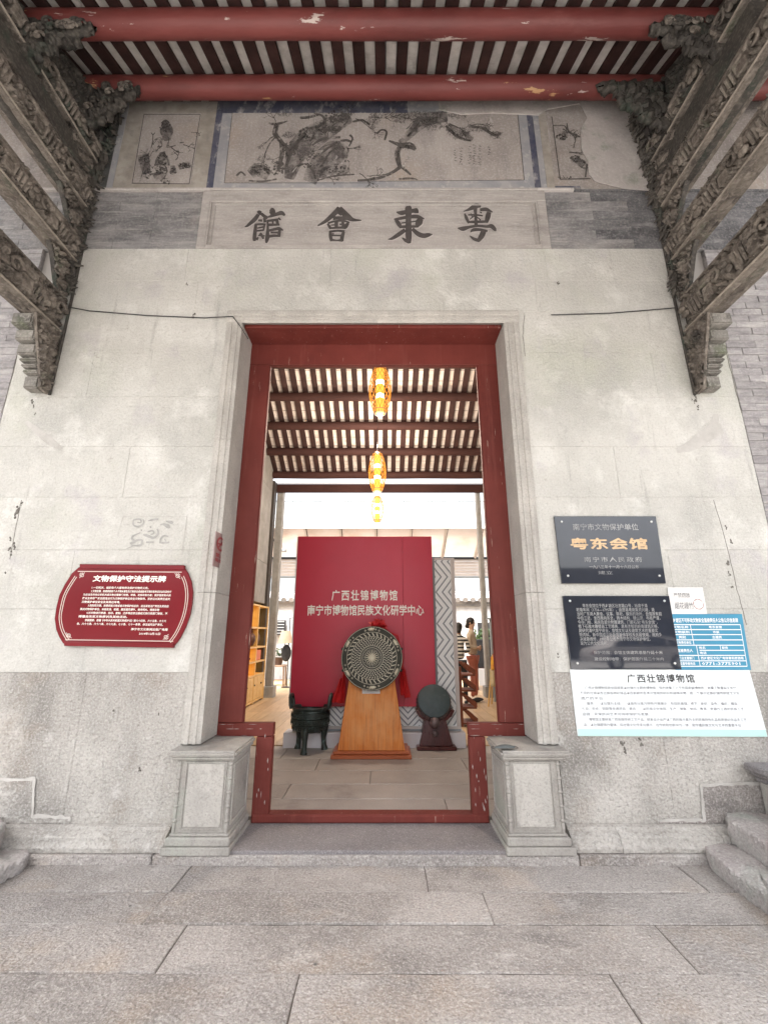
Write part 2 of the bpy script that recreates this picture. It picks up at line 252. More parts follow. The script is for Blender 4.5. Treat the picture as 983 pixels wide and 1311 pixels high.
# ------------------------------------------------------------------ mesh building
class MB:
    def __init__(s): s.v = []; s.f = []
    def add(s, vs, fs):
        n = len(s.v); s.v += [tuple(v) for v in vs]; s.f += [tuple(i + n for i in f) for f in fs]; return s
    def box(s, x0, x1, y0, y1, z0, z1):
        if x0 > x1: x0, x1 = x1, x0
        if y0 > y1: y0, y1 = y1, y0
        if z0 > z1: z0, z1 = z1, z0
        vs = [(x, y, z) for z in (z0, z1) for y in (y0, y1) for x in (x0, x1)]
        return s.add(vs, [(0, 2, 3, 1), (4, 5, 7, 6), (0, 1, 5, 4), (2, 6, 7, 3), (0, 4, 6, 2), (1, 3, 7, 5)])
    def prism(s, pts, d):                                    # a planar outline moved by vector d
        n = len(pts); p = [Vector(q) for q in pts]; d = Vector(d)
        nr = Vector((0, 0, 0))
        for i in range(n): nr += p[i].cross(p[(i + 1) % n])
        if nr.dot(d) > 0: p.reverse()
        return s.add(p + [q + d for q in p], [tuple(range(n)), tuple(range(2 * n - 1, n - 1, -1))] +
                     [(i, i + n, (i + 1) % n + n, (i + 1) % n) for i in range(n)])
    def lathe(s, prof, n=24, c=(0, 0, 0), axis='Z', cap=True):
        vs = []; fs = []
        for (r, h) in prof:
            for i in range(n):
                a = 2 * math.pi * i / n; x, y = r * math.cos(a), r * math.sin(a)
                p = (x, y, h) if axis == 'Z' else ((x, h, y) if axis == 'Y' else (h, x, y))
                vs.append((p[0] + c[0], p[1] + c[1], p[2] + c[2]))
        for k in range(len(prof) - 1):
            for i in range(n):
                j = (i + 1) % n; fs.append((k * n + i, k * n + j, (k + 1) * n + j, (k + 1) * n + i))
        if cap:
            fs.append(tuple(range(n - 1, -1, -1))); fs.append(tuple(range((len(prof) - 1) * n, len(prof) * n)))
        return s.add(vs, fs)
    def tube(s, pts, r, n=8, r1=None):
        pts = [Vector(p) for p in pts]; m = len(pts); vs = []; fs = []
        rs = r if isinstance(r, (list, tuple)) else [r + ((r1 if r1 is not None else r) - r) * i / max(1, m - 1) for i in range(m)]
        up = None
        for i, p in enumerate(pts):
            d = (pts[min(i + 1, m - 1)] - pts[max(i - 1, 0)]).normalized()
            if up is None: up = Vector((0, 0, 1)) if abs(d.z) < .9 else Vector((1, 0, 0))
            a = d.cross(up).normalized(); b = a.cross(d).normalized(); up = b
            for k in range(n):
                t = 2 * math.pi * k / n; vs.append(p + (a * math.cos(t) + b * math.sin(t)) * rs[i])
        for i in range(m - 1):
            for k in range(n):
                j = (k + 1) % n; fs.append((i * n + k, i * n + j, (i + 1) * n + j, (i + 1) * n + k))
        fs.append(tuple(range(n - 1, -1, -1))); fs.append(tuple(range((m - 1) * n, m * n)))
        return s.add(vs, fs)
    def ball(s, c, r, n=10, sq=(1, 1, 1)):
        pr = [(max(1e-4, math.sin(math.pi * i / n)), -math.cos(math.pi * i / n)) for i in range(n + 1)]
        m = MB().lathe(pr, n + 2)
        return s.add([(c[0] + v[0] * r * sq[0], c[1] + v[1] * r * sq[1], c[2] + v[2] * r * sq[2]) for v in m.v], m.f)
    def shift(s, d): s.v = [(v[0] + d[0], v[1] + d[1], v[2] + d[2]) for v in s.v]; return s
    def xf(s, M): s.v = [tuple(M @ Vector(v)) for v in s.v]; return s
    def mesh(s, name, m, bevel=0, smooth=False, seg=1):
        me = bpy.data.meshes.new(name); me.from_pydata(s.v, [], s.f)
        bm = bmesh.new(); bm.from_mesh(me); bmesh.ops.recalc_face_normals(bm, faces=bm.faces)
        if bevel:
            ed = [e for e in bm.edges if len(e.link_faces) == 2 and e.calc_face_angle(0) > R(25)]
            bmesh.ops.bevel(bm, geom=ed, offset=bevel, segments=seg, affect='EDGES', clamp_overlap=True)
        if smooth:
            for f in bm.faces: f.smooth = True
            for e in bm.edges:
                if len(e.link_faces) == 2 and e.calc_face_angle(0) > R(40): e.smooth = False
        bm.to_mesh(me); bm.free(); me.materials.append(MATS[m]); return me
    def build(s, name, m, parent=None, bevel=0, smooth=False, seg=1):
        o = bpy.data.objects.new(name, s.mesh(name, m, bevel, smooth, seg)); COL.objects.link(o)
        if parent: hang(o, parent)
        return o
WM = {}
def hang(o, parent):
    o.parent = parent
    if parent.name in WM: o.matrix_parent_inverse = Matrix.Translation(WM[parent.name]).inverted()
def thing(name, label, cat, loc=(0, 0, 0), group=None):
    o = bpy.data.objects.new(name, None); COL.objects.link(o); o.location = loc; WM[o.name] = Vector(loc)
    o.empty_display_size = .1; o['label'] = label; o['category'] = cat
    if group: o['group'] = group
    return o
def tag(o, label=None, cat=None, group=None, kind=None):
    if label: o['label'] = label
    if cat: o['category'] = cat
    if group: o['group'] = group
    if kind: o['kind'] = kind
    return o
def setting(name, parts_kind='structure'):
    o = bpy.data.objects.new(name, None); COL.objects.link(o); o['kind'] = parts_kind; return o
def inst(name, me, loc, parent=None, rot=None, scale=None):
    o = bpy.data.objects.new(name, me); COL.objects.link(o); o.location = loc
    if rot: o.rotation_euler = rot
    if scale: o.scale = scale
    if parent: hang(o, parent)
    return o
def clone(root, d, label=None):
    r = root.copy(); COL.objects.link(r); r.location = Vector(root.location) + Vector(d)
    if label: r['label'] = label
    for ch in [o for o in COL.objects if o.parent == root]:
        c = ch.copy(); COL.objects.link(c); c.parent = r
        for g in [o for o in COL.objects if o.parent == ch]:
            k = g.copy(); COL.objects.link(k); k.parent = c
    return r

def glyphs(body, bold=0.0, space=1.0, lines=1.0):
    c = bpy.data.curves.new('lettering', 'FONT'); c.body = body; c.resolution_u = 1; c.offset = bold; c.space_character = space; c.space_line = lines
    o = bpy.data.objects.new('lettering', c); COL.objects.link(o)
    me = bpy.data.meshes.new_from_object(o.evaluated_get(bpy.context.evaluated_depsgraph_get()))
    vs = [(v.co.x, v.co.y) for v in me.vertices]; fs = [tuple(p.vertices) for p in me.polygons]
    bpy.data.objects.remove(o); bpy.data.curves.remove(c); bpy.data.meshes.remove(me)
    return vs, fs
def text_on(body, fn, u0, u1, v0, v1, m, parent, name='lettering', bold=0, space=1.0, lines=1.0, full=False):
    """lettering fitted into the rectangle u0..u1, v0..v1 (v downwards) of a surface fn(u, v) -> point"""
    vs, fs = glyphs(body, min(bold, .006), space, lines)
    if not vs: return None
    x0 = min(v[0] for v in vs); x1 = max(v[0] for v in vs); y0 = min(v[1] for v in vs); y1 = max(v[1] for v in vs)
    b = MB(); b.add([fn(u0 + (u1 - u0) * (x - x0) / (x1 - x0), v1 + (v0 - v1) * (y - y0) / (y1 - y0)) for x, y in vs], fs)
    if bold > .006:                                               # heavier strokes: the same outline laid again a hair beside itself
        for k, (dx, dy) in enumerate(((1, 0), (-1, 0), (0, 1), (0, -1))):
            b.add([fn(u0 + (u1 - u0) * (x + dx * bold - x0) / (x1 - x0), v1 + (v0 - v1) * (y + dy * bold - y0) / (y1 - y0)) - Vector((0, .00006 * (k + 1), 0)) for x, y in vs], fs)
    return b.build(name, m, parent)
def quadfn(q, y):
    """bilinear map of a board given by its corners (TL, TR, BR, BL) on plane y"""
    q = [Vector((c[0], y, c[2])) for c in q]
    return lambda u, v: (q[0] * (1 - u) + q[1] * u) * (1 - v) + (q[3] * (1 - u) + q[2] * u) * v
def stroke(b, pts, fn, off=0.0, closed=None):
    """brush stroke: (x, y, width) control points in drawing units, smoothed, laid flat through fn(x, y, lift)"""
    P = [Vector(p) for p in pts]
    if len(P) == 2: P = [P[0], (P[0] + P[1]) / 2, P[1]]
    out = []
    for i in range(len(P) - 1):
        a = P[max(i - 1, 0)]; c = P[i]; d = P[i + 1]; e = P[min(i + 2, len(P) - 1)]
        for k in range(4):
            t = k / 4; out.append(.5 * ((2 * c) + (-a + d) * t + (2 * a - 5 * c + 4 * d - e) * t * t + (-a + 3 * c - 3 * d + e) * t ** 3))
    out.append(P[-1]); n = len(out); vs = []
    for i, p in enumerate(out):
        d = out[min(i + 1, n - 1)] - out[max(i - 1, 0)]; d.z = 0
        if d.length < 1e-9: d = Vector((1, 0, 0))
        d.normalize(); w = max(p.z, .01) / 2
        vs.append(fn(p.x - d.y * w, p.y + d.x * w, off)); vs.append(fn(p.x + d.y * w, p.y - d.x * w, off))
    b.add(vs, [(2 * i, 2 * i + 1, 2 * i + 3, 2 * i + 2) for i in range(n - 1)])
def relief(b, y0, y1, z0, z1, x, sx, cell, amp, seed, mask=None, back=.05):
    """a carved panel in a plane of constant X facing sx: scrolls, leaves and lumps cut in real relief"""
    ny = max(2, int(abs(y1 - y0) / cell)); nz_ = max(2, int((z1 - z0) / cell)); vs = []
    for j in range(nz_ + 1):
        for i in range(ny + 1):
            Y = y0 + (y1 - y0) * i / ny; Z = z0 + (z1 - z0) * j / nz_
            p = Vector((Y * 11 + seed, Z * 11, seed * 1.7))
            w = noise.noise_vector(p * .45) * 1.3
            d = noise.voronoi((p + w) * 1.15)[0]
            h = (1 - min(1, d[0] * 1.5)) * .8 + .35 * math.sin(d[0] * 19) * (1 - d[0]) + .3 * noise.noise(p * 3.1) + (.25 if d[1] - d[0] > .18 else -.4)
            e = min(i, ny - i, j, nz_ - j)
            if e == 0: h = -back / amp
            vs.append((x + sx * amp * h, Y, Z))
    fs = []
    for j in range(nz_):
        for i in range(ny):
            if mask:
                Y = y0 + (y1 - y0) * (i + .5) / ny; Z = z0 + (z1 - z0) * (j + .5) / nz_
                if not mask(Y, Z): continue
            a = j * (ny + 1) + i; fs.append((a, a + 1, a + ny + 2, a + ny + 1))
    b.add(vs, fs); return b

# ================================================================== THE SETTING: ground and floors
g = MB().box(-60, 60, -90, -3.3, -.30, -.12).build('street_ground', 'asphalt'); tag(g, kind='structure')
floor = MB().box(-6, 6, -3.3, .02, -.12, -.007).build('porch_floor', 'joint_dirt'); tag(floor, kind='structure')
def slab(x0, x1, y0, y1, z1, parent, m, gap=.004, th=.05, name='paving_slab', jit=0.0):
    gy = gap * 1.9
    q = [(x0 + gap, y0 + gy), (x1 - gap, y0 + gy), (x1 - gap, y1 - gy), (x0 + gap, y1 - gy)]
    z = z1 + random.uniform(-jit, jit)
    n = 22; pts = []                                           # slightly wavering long edges
    for (a, c) in ((0, 1), (1, 2), (2, 3), (3, 0)):
        k = n if a in (0, 2) else 3
        for i in range(k):
            t = i / k; x = q[a][0] * (1 - t) + q[c][0] * t; y = q[a][1] * (1 - t) + q[c][1] * t
            if 0 < i: 
                if a in (0, 2): y += random.uniform(-1, 1) * gy * .6
                else: x += random.uniform(-1, 1) * gap * .7
            pts.append((x, y, z - th))
    return MB().prism(pts, (0, 0, th)).build(name, m, parent, bevel=min(.004, gap))
rows = [(-.14, -.442, [-4, -2.45, -1.1, .35, 1.93, 4]), (-.442, -.729, [-4, -2.35, -1.11, .65, 2.6, 4]),
        (-.729, -1.063, [-4, -2.1, -.88, 1.45, 3.4]), (-1.063, -1.42, [-4, -1.68, -.26, 1.06, 3]),
        (-1.42, -1.80, [-4, -1.2, .6, 2.2, 4]), (-1.80, -2.2, [-4, -2, -.4, 1.3, 4]), (-2.2, -2.7, [-4, -1.2, .5, 2, 4]), (-2.7, -3.3, [-4, -2, 0, 1.8, 4])]
for (y1, y0, xs) in rows:
    for a, b in zip(xs, xs[1:]): slab(a, b, y0, y1, 0, floor, 'granite_floor', gap=.0026, jit=.003)
# raised step along the foot of the wall and the threshold slab
step = setting('wall_foot_step')
for a, b in ((-4, -2.62), (-2.62, -1.36), (-1.36, 1.33), (1.33, 2.3), (2.3, 4)):
    MB().box(a + .003, b - .003, -.145, .02, -.03, .052).build('step_stone', 'granite_floor', step, bevel=.006)
MB().box(-.885, .885, -.128, .31, .0, .072).build('threshold_slab', 'granite_dark', step, bevel=.004)
# hall floor inside
hall = MB().box(-4.5, 4.5, .31, 2.66, -.1, .045).build('hall_floor', 'joint_filler'); tag(hall, kind='structure')
ys = [.43, .80, 1.18, 1.60, 2.05, 2.62]
for k, (a, b) in enumerate(zip(ys, ys[1:])):
    xs = [[-3, -1.1, .6, 3], [-3, -.75, 1.5, 3], [-3, -1.3, -.03, 3], [-3, -.6, .95, 3], [-3, -1.05, .3, 3]][k]
    for c, d in zip(xs, xs[1:]): slab(c, d, a, b, .07, hall, 'granite_inner', gap=.003, th=.03)
wf = MB().box(-6, 6, 2.66, 13, -.1, .055).build('yard_floor', 'joint_filler'); tag(wf, kind='structure')
k = 0
for i in range(44):
    x0 = -4.6 + i * .21
    for j, (a, b) in enumerate(((2.66, 5.1), (5.1, 7.6), (7.6, 10.9))):
        if abs(x0 + .1) < .7: continue
        if x0 < 0 and x0 > -1.0: continue
        inst('floor_board', MB().box(.0025, .2075, .002, (b - a) - .002, .0, .02).mesh('floor_board', 'wood_floor'), (x0, a, .052), wf)

# ================================================================== FACADE WALL
fac = thing('facade_wall', 'pale granite front wall of the hall around the red doorway, with painted frieze and inscription band', 'wall', (0, 0, 0))
core = MB()
core.box(-6, -1.24, .05, .45, 0, 6.9); core.box(1.24, 6, .05, .45, 0, 6.9); core.box(-1.24, 1.24, .05, .45, 4.13, 6.9)
core.build('wall_core', 'joint_filler', fac)
def ash(x0, x1, z0, z1, m='granite_light', y=0.0, gap=.0007, bev=.0016, name='stone_block'):
    return MB().box(x0 + gap, x1 - gap, y + random.uniform(-.0008, .0008), .052, z0 + gap, z1 - gap).build(name, m, fac, bevel=bev)
zl = [.175, 1.13, 1.58, 2.03, 2.46, 2.9, 3.36, 3.8, 4.22]
cuts = {0: [2.05], 1: [], 2: [2.3], 3: [], 4: [2.0], 5: [], 6: [2.45], 7: []}
for sx in (-1, 1):
    for i, (a, b) in enumerate(zip(zl, zl[1:])):
        xs = [1.31] + cuts[i] + [3.13]
        for c, d in zip(xs, xs[1:]): ash(*sorted((sx * c, sx * d)), a, b, 'granite_lower' if i == 0 else 'granite_light')
for z0, z1, xs in ((4.22, 4.56, [-3.0, -1.62, .25, 1.5, 3.0]), (4.56, 4.93, [-2.95, -1.75, -.4, 1.62, 2.95])):
    for c, d in zip(xs, xs[1:]): ash(c, d, z0, z1)
# outer wall beyond the centre panel: grey brick above, stone below
for sx in (-1, 1):
    for a, b in ((.175, 1.13), (1.13, 2.06)):
        ash(*sorted((sx * 3.14, sx * 4.6)), a, b, 'granite_lower' if a < 1 else 'granite_light', y=.01)
    whole = MB().box(-.1295, .1295, 0, .045, 0, .0665).mesh('brick', 'grey_brick', bevel=.002)
    half = MB().box(-.065, .065, 0, .045, 0, .0665).mesh('brick', 'grey_brick', bevel=.002)
    z = 2.066; r = 0
    while z < 4.9:
        x = 3.143
        for c in range(4 if r % 2 else 3):
            hf = r % 2 and c in (0, 3); w = .132 if hf else .262
            inst('brick', half if hf else whole, (sx * (x + w / 2), .008 + random.uniform(0, .006), z), fac); x += w
        z += .0688; r += 1
    MB().box(*sorted((sx * 3.141, sx * 3.93)), .0195, .05, 2.066, 4.93).build('brick_mortar', 'grey_brick', fac)
    MB().box(*sorted((sx * 3.93, sx * 6)), .012, .05, 2.066, 4.93).build('brick_surface', 'grey_brick', fac)
# slate band with the inscription tablet
for sx in (-1, 1):
    m = 'slate_brick' if sx < 0 else 'slate_dark'
    for r in range(6):
        z0 = 4.932 + r * .1165; x = 1.69 + (0 if r % 2 else .0); first = .45 if r % 2 else .8
        while x < 4.6:
            x2 = min(4.7, x + (first if x < 1.7 else random.choice([.62, .78, .9])))
            mm = m if not (sx > 0 and x < 1.72) else 'slate_brick'
            ash(*sorted((sx * x, sx * x2)), z0, z0 + .1165, mm, y=.006, gap=.0012, bev=.002, name='slate_course'); x = x2
def frame(x0, x1, z0, z1, w, y0, y1, m, name, parent=fac, bev=.002):
    for (a, b, c, d) in ((x0, x1, z1 - w, z1), (x0, x1, z0, z0 + w), (x0, x0 + w, z0 + w, z1 - w), (x1 - w, x1, z0 + w, z1 - w)):
        MB().box(a, b, y0, y1, c, d).build(name, m, parent, bevel=bev)
MB().box(-1.69, 1.69, .004, .052, 4.932, 5.632).build('tablet_field', 'tablet_stone', fac)
for (a, b_, c, d, y, m) in ((-1.685, 1.685, 5.50, 5.628, -.012, 'tablet_stone'), (-1.685, -1.60, 4.935, 5.4995, -.012, 'tablet_stone'), (1.60, 1.685, 4.935, 5.4995, -.012, 'tablet_stone'), (-1.5995, 1.5995, 4.935, 4.948, -.012, 'tablet_stone')):
    MB().box(a, b_, y, .0035, c, d).build('tablet_frame', m, fac, bevel=.005)
for (x, z0, z1, w, y) in ((1.598, 4.950, 5.498, .016, -.021), (1.556, 4.953, 5.462, .011, -.008)):
    for (a, b_, c, d) in ((-x, x, z1 - w, z1), (-x, x, z0, z0 + w * .5), (-x, -x + w, z0 + w * .5, z1 - w), (x - w, x, z0 + w * .5, z1 - w)):
        MB().box(a, b_, y, .0035, c, d).build('tablet_moulding', 'tablet_stone', fac, bevel=.004)
# the four carved characters, drawn stroke by stroke
CH = {
 'guan': (310, 258, 60 / 983, [[(335, 250, 80), (360, 235, 100), (400, 250, 80)], [(345, 270, 70), (270, 370, 90), (170, 460, 70), (110, 510, 50), (60, 530, 25)],
   [(400, 250, 60), (470, 310, 70), (540, 345, 60)], [(340, 395, 40), (425, 400, 55)], [(470, 340, 60), (485, 440, 60)], [(265, 480, 30), (380, 478, 50), (500, 480, 40)],
   [(290, 490, 60), (275, 620, 75), (262, 760, 80), (260, 830, 60)], [(300, 800, 70), (345, 750, 30)], [(320, 560, 30), (460, 530, 45)], [(300, 615, 40), (460, 600, 40)],
   [(375, 665, 60), (420, 720, 60), (450, 785, 40)], [(340, 712, 30), (480, 722, 30)], [(475, 480, 40), (450, 600, 40)],
   [(590, 160, 60), (625, 190, 130), (650, 260, 110), (655, 310, 60)], [(540, 330, 30), (620, 300, 60), (760, 255, 80), (830, 240, 90), (900, 290, 40)],
   [(760, 345, 50), (812, 388, 30)], [(535, 380, 40), (540, 560, 50), (530, 760, 90), (505, 870, 40)], [(550, 405, 50), (760, 380, 60)], [(560, 490, 60), (790, 485, 40)],
   [(730, 390, 70), (750, 480, 60)], [(640, 400, 40), (650, 480, 40)], [(560, 610, 50), (700, 580, 60), (780, 570, 70), (865, 605, 20)], [(600, 650, 40), (790, 650, 50)],
   [(790, 590, 60), (775, 720, 70)], [(540, 735, 60), (680, 715, 60), (805, 725, 40)]]),
 'hui': (400, 258, 70 / 983, [[(480, 105, 70), (420, 190, 90), (330, 275, 80), (220, 365, 60), (95, 435, 25)], [(495, 105, 60), (560, 200, 110), (650, 285, 110), (740, 330, 60), (880, 338, 18)],
   [(370, 300, 70), (480, 295, 60), (620, 300, 70)], [(440, 170, 80), (480, 190, 80), (530, 240, 60)], [(268, 400, 25), (300, 440, 50), (330, 490, 50)], [(280, 390, 40), (400, 355, 35), (540, 345, 40), (670, 378, 25)],
   [(650, 385, 40), (600, 440, 80), (565, 480, 60)], [(320, 480, 35), (460, 470, 40), (580, 470, 45)], [(430, 350, 70), (430, 480, 60)], [(330, 425, 22), (400, 420, 24)], [(490, 405, 30), (520, 415, 30)],
   [(545, 360, 50), (555, 470, 60)], [(315, 530, 30), (325, 620, 60), (345, 715, 50)], [(310, 545, 45), (450, 525, 40), (580, 540, 45)], [(565, 545, 50), (535, 630, 70), (530, 715, 60)],
   [(340, 610, 32), (540, 612, 32)], [(340, 690, 50), (440, 700, 30), (540, 695, 60)], [(330, 580, 24), (390, 580, 24)]]),
 'dong': (490, 258, 70 / 983, [[(245, 190, 20), (330, 205, 80), (450, 180, 70), (560, 165, 80), (600, 170, 100), (640, 205, 20)], [(455, 78, 70), (460, 130, 125), (460, 300, 100), (462, 480, 110), (465, 640, 110), (475, 752, 60)],
   [(480, 735, 50), (410, 700, 60), (345, 650, 15)], [(200, 318, 20), (280, 310, 50), (450, 280, 60), (620, 272, 70), (745, 315, 20)], [(230, 325, 50), (285, 400, 80), (330, 475, 50)],
   [(700, 310, 70), (650, 370, 130), (610, 450, 60)], [(330, 388, 24), (440, 375, 26), (600, 355, 24)], [(320, 455, 50), (480, 450, 50), (640, 448, 40)], [(400, 510, 70), (280, 595, 75), (165, 665, 50), (92, 678, 12)],
   [(530, 490, 60), (630, 580, 85), (730, 615, 85), (820, 600, 70), (892, 590, 12)]]),
 'yue': (580, 255, 60 / 983, [[(215, 258, 15), (330, 215, 60), (450, 155, 110), (520, 140, 90), (580, 160, 40)], [(560, 225, 60), (690, 215, 80), (825, 272, 20)], [(240, 300, 30), (275, 390, 70), (330, 505, 50)],
   [(750, 270, 90), (725, 370, 110), (690, 495, 70)], [(460, 180, 90), (470, 340, 60), (480, 560, 80)], [(310, 330, 34), (480, 330, 40), (620, 350, 30)], [(345, 425, 20), (440, 350, 30)], [(480, 360, 24), (575, 440, 30)],
   [(560, 270, 26), (600, 290, 30)], [(370, 300, 24), (400, 380, 24)], [(325, 480, 50), (500, 475, 60), (700, 470, 50)], [(95, 605, 20), (200, 620, 95), (340, 585, 60), (520, 560, 55), (700, 575, 55), (800, 565, 90), (880, 640, 70), (905, 650, 20)],
   [(360, 695, 15), (420, 645, 70), (560, 640, 60), (720, 670, 40)], [(645, 650, 110), (595, 770, 115), (520, 880, 70)], [(540, 870, 70), (430, 830, 60), (345, 765, 15)]])}
for key, (ox, oy, s, strokes) in CH.items():
    b = MB(); lb = MB()
    for i, st in enumerate(strokes):
        stroke(b, st, lambda x, y, off, ox=ox, oy=oy, s=s: aY(ox + x * s, oy + y * s, -.004 - off), off=.00015 * i)
        stroke(lb, [(x + 9, y + 12, w + 14) for x, y, w in st], lambda x, y, off, ox=ox, oy=oy, s=s: aY(ox + x * s, oy + y * s, -.0008 - off), off=.00008 * i)
    lb.build('character_edge', 'plaster_patch', fac); b.build('carved_character', 'carved_script', fac)
# cornice line between band and frieze
for a, b, m in ((-4.6, -1.62, 'plaster_patch'), (-1.62, 1.62, 'tablet_stone'), (1.62, 1.98, 'plaster_patch')):
    MB().box(a, b, -.018, .052, 5.634, 5.662).build('cornice', m, fac, bevel=.004)
MB().box(1.98, 4.6, .0, .052, 5.634, 5.662).build('cornice', 'slate_dark', fac)
MB().box(-4.7, 4.7, .006, .052, 5.664, 6.88).build('frieze_ground', 'mural_ground', fac)
MB().box(-1.60, 1.60, .0015, .0055, 5.668, 6.95).build('mural_border', 'mural_border', fac)
def panel_px(tl, tr, br, bl, y, m, name, th=.002):
    q = [aY(*tl, y), aY(*tr, y), aY(*br, y), aY(*bl, y)]
    return MB().prism(q, (0, th, 0)).build(name, m, fac)
panel_px((298, 144), (662, 144), (671, 230), (287, 234), -.001, 'mural_ground', 'mural_picture')
MB().box(-2.60, -1.64, .002, .0055, 5.668, 6.85).build('mural_border', 'mural_ochre', fac)
panel_px((184, 145), (258, 145), (245, 236), (168, 235), -.001, 'mural_ground', 'mural_picture')
MB().box(-1.665, -1.60, -.002, .0013, 5.668, 6.95).build('mural_band', 'mural_navy', fac)
MB().box(-2.66, -2.60, -.002, .0055, 5.668, 6.85).build('mural_band', 'mural_border', fac)
MB().box(-2.80, -2.662, .001, .0055, 5.668, 6.85).build('mural_band', 'mural_dark', fac)
for a, b, m in ((1.60, 1.66, 'mural_navy'), (1.662, 1.72, 'mural_border'), (1.722, 1.80, 'mural_ochre')):
    MB().box(a, b, -.002, .0013, 5.67, 6.72).build('mural_band', m, fac)
MB().box(1.80, 2.05, -.002, .0013, 5.67, 5.70).build('mural_band', 'mural_navy', fac)
MB().box(-1.6, .35, -.003, .0013, 6.70, 6.95).build('mural_band', 'mural_navy', fac)
# plaster repair over the right-hand painting
pp = [aY(x, y, -.010) for x, y in ((742, 132), (752, 150), (743, 165), (744, 190), (752, 205), (754, 222), (762, 232), (800, 241), (838, 244), (846, 232), (870, 100), (560, 100), (562, 140), (590, 146), (630, 144), (690, 147), (700, 140))]
MB().prism(pp, (0, .009, 0)).build('plaster_repair', 'plaster_patch', fac)
# ink drawing on the frieze
def ink(tone, name, lines=(), clouds=(), needles=(), wash=(), blossoms=()):
    b = MB(); k = 0
    P = lambda x, y, off: aY(x, y, -.0025 - off)
    for l in lines:
        stroke(b, l, P, off=k * 1e-4); k += 1
    for (cx, cy, rx, ry, n, s) in clouds:
        for _ in range(n):
            a = random.uniform(0, 6.28); r = math.sqrt(random.random())
            x, y = cx + rx * r * math.cos(a), cy + ry * r * math.sin(a); w = s * random.uniform(.5, 1.3); ang = random.uniform(0, 6.28)
            pts = [P(x + w * math.cos(ang + t) * random.uniform(.5, 1), y + w * math.sin(ang + t) * random.uniform(.4, .9), (k % 90) * 1e-5) for t in (0, 1.3, 2.5, 3.8, 5)]
            b.add(pts, [(0, 1, 2, 3, 4)]); k += 1
    for (cx, cy, rx, ry, n, L) in needles:
        for _ in range(n):
            a = random.uniform(0, 6.28); r = math.sqrt(random.random())
            x, y = cx + rx * r * math.cos(a), cy + ry * r * math.sin(a); ang = random.uniform(-.5, 3.6)
            ex, ey = x + L * math.cos(ang), y + L * math.sin(ang) * .8
            b.add([P(x - .35, y, k % 90 * 1e-5), P(x + .35, y + .2, k % 90 * 1e-5), P(ex, ey, k % 90 * 1e-5)], [(0, 1, 2)]); k += 1
    if b.f: b.build(name, tone, fac)
Z5 = lambda *p: [(285 + x * .1984, 130 + y * .1984, w * .1984) for x, y, w in p]
Z6 = lambda *p: [(470 + x * .2136, 130 + y * .2136, w * .2136) for x, y, w in p]
Z7 = lambda *p: [(150 + x * .1322, 130 + y * .1322, w * .1322) for x, y, w in p]
Z8 = lambda *p: [(680 + x * .1729, 130 + y * .1729, w * .1729) for x, y, w in p]
ink('ink_wash', 'ink_wash', lines=[Z5((430, 500, 60), (480, 330, 140), (580, 230, 160), (700, 160, 120), (820, 90, 90)), Z5((560, 520, 90), (620, 400, 120), (720, 330, 160), (780, 290, 90)),
    Z5((180, 470, 60), (230, 440, 90), (300, 480, 70)), Z5((620, 470, 50), (720, 440, 80), (800, 430, 40)), Z6((200, 250, 40), (260, 190, 50), (350, 110, 80), (480, 90, 60)),
    Z6((480, 150, 50), (560, 190, 50), (630, 230, 30)), Z7((470, 200, 60), (480, 280, 130), (490, 380, 60)), Z7((440, 490, 40), (440, 560, 130), (440, 620, 150)), Z7((400, 680, 130), (420, 760, 90)), Z7((250, 510, 120), (290, 700, 80)),
    Z7((540, 620, 40), (545, 690, 70)), Z7((600, 640, 40), (680, 610, 60), (710, 640, 30)), Z8((230, 250, 60), (270, 240, 50)), Z8((320, 420, 50), (390, 470, 60)), Z8((490, 470, 40), (540, 470, 50))])
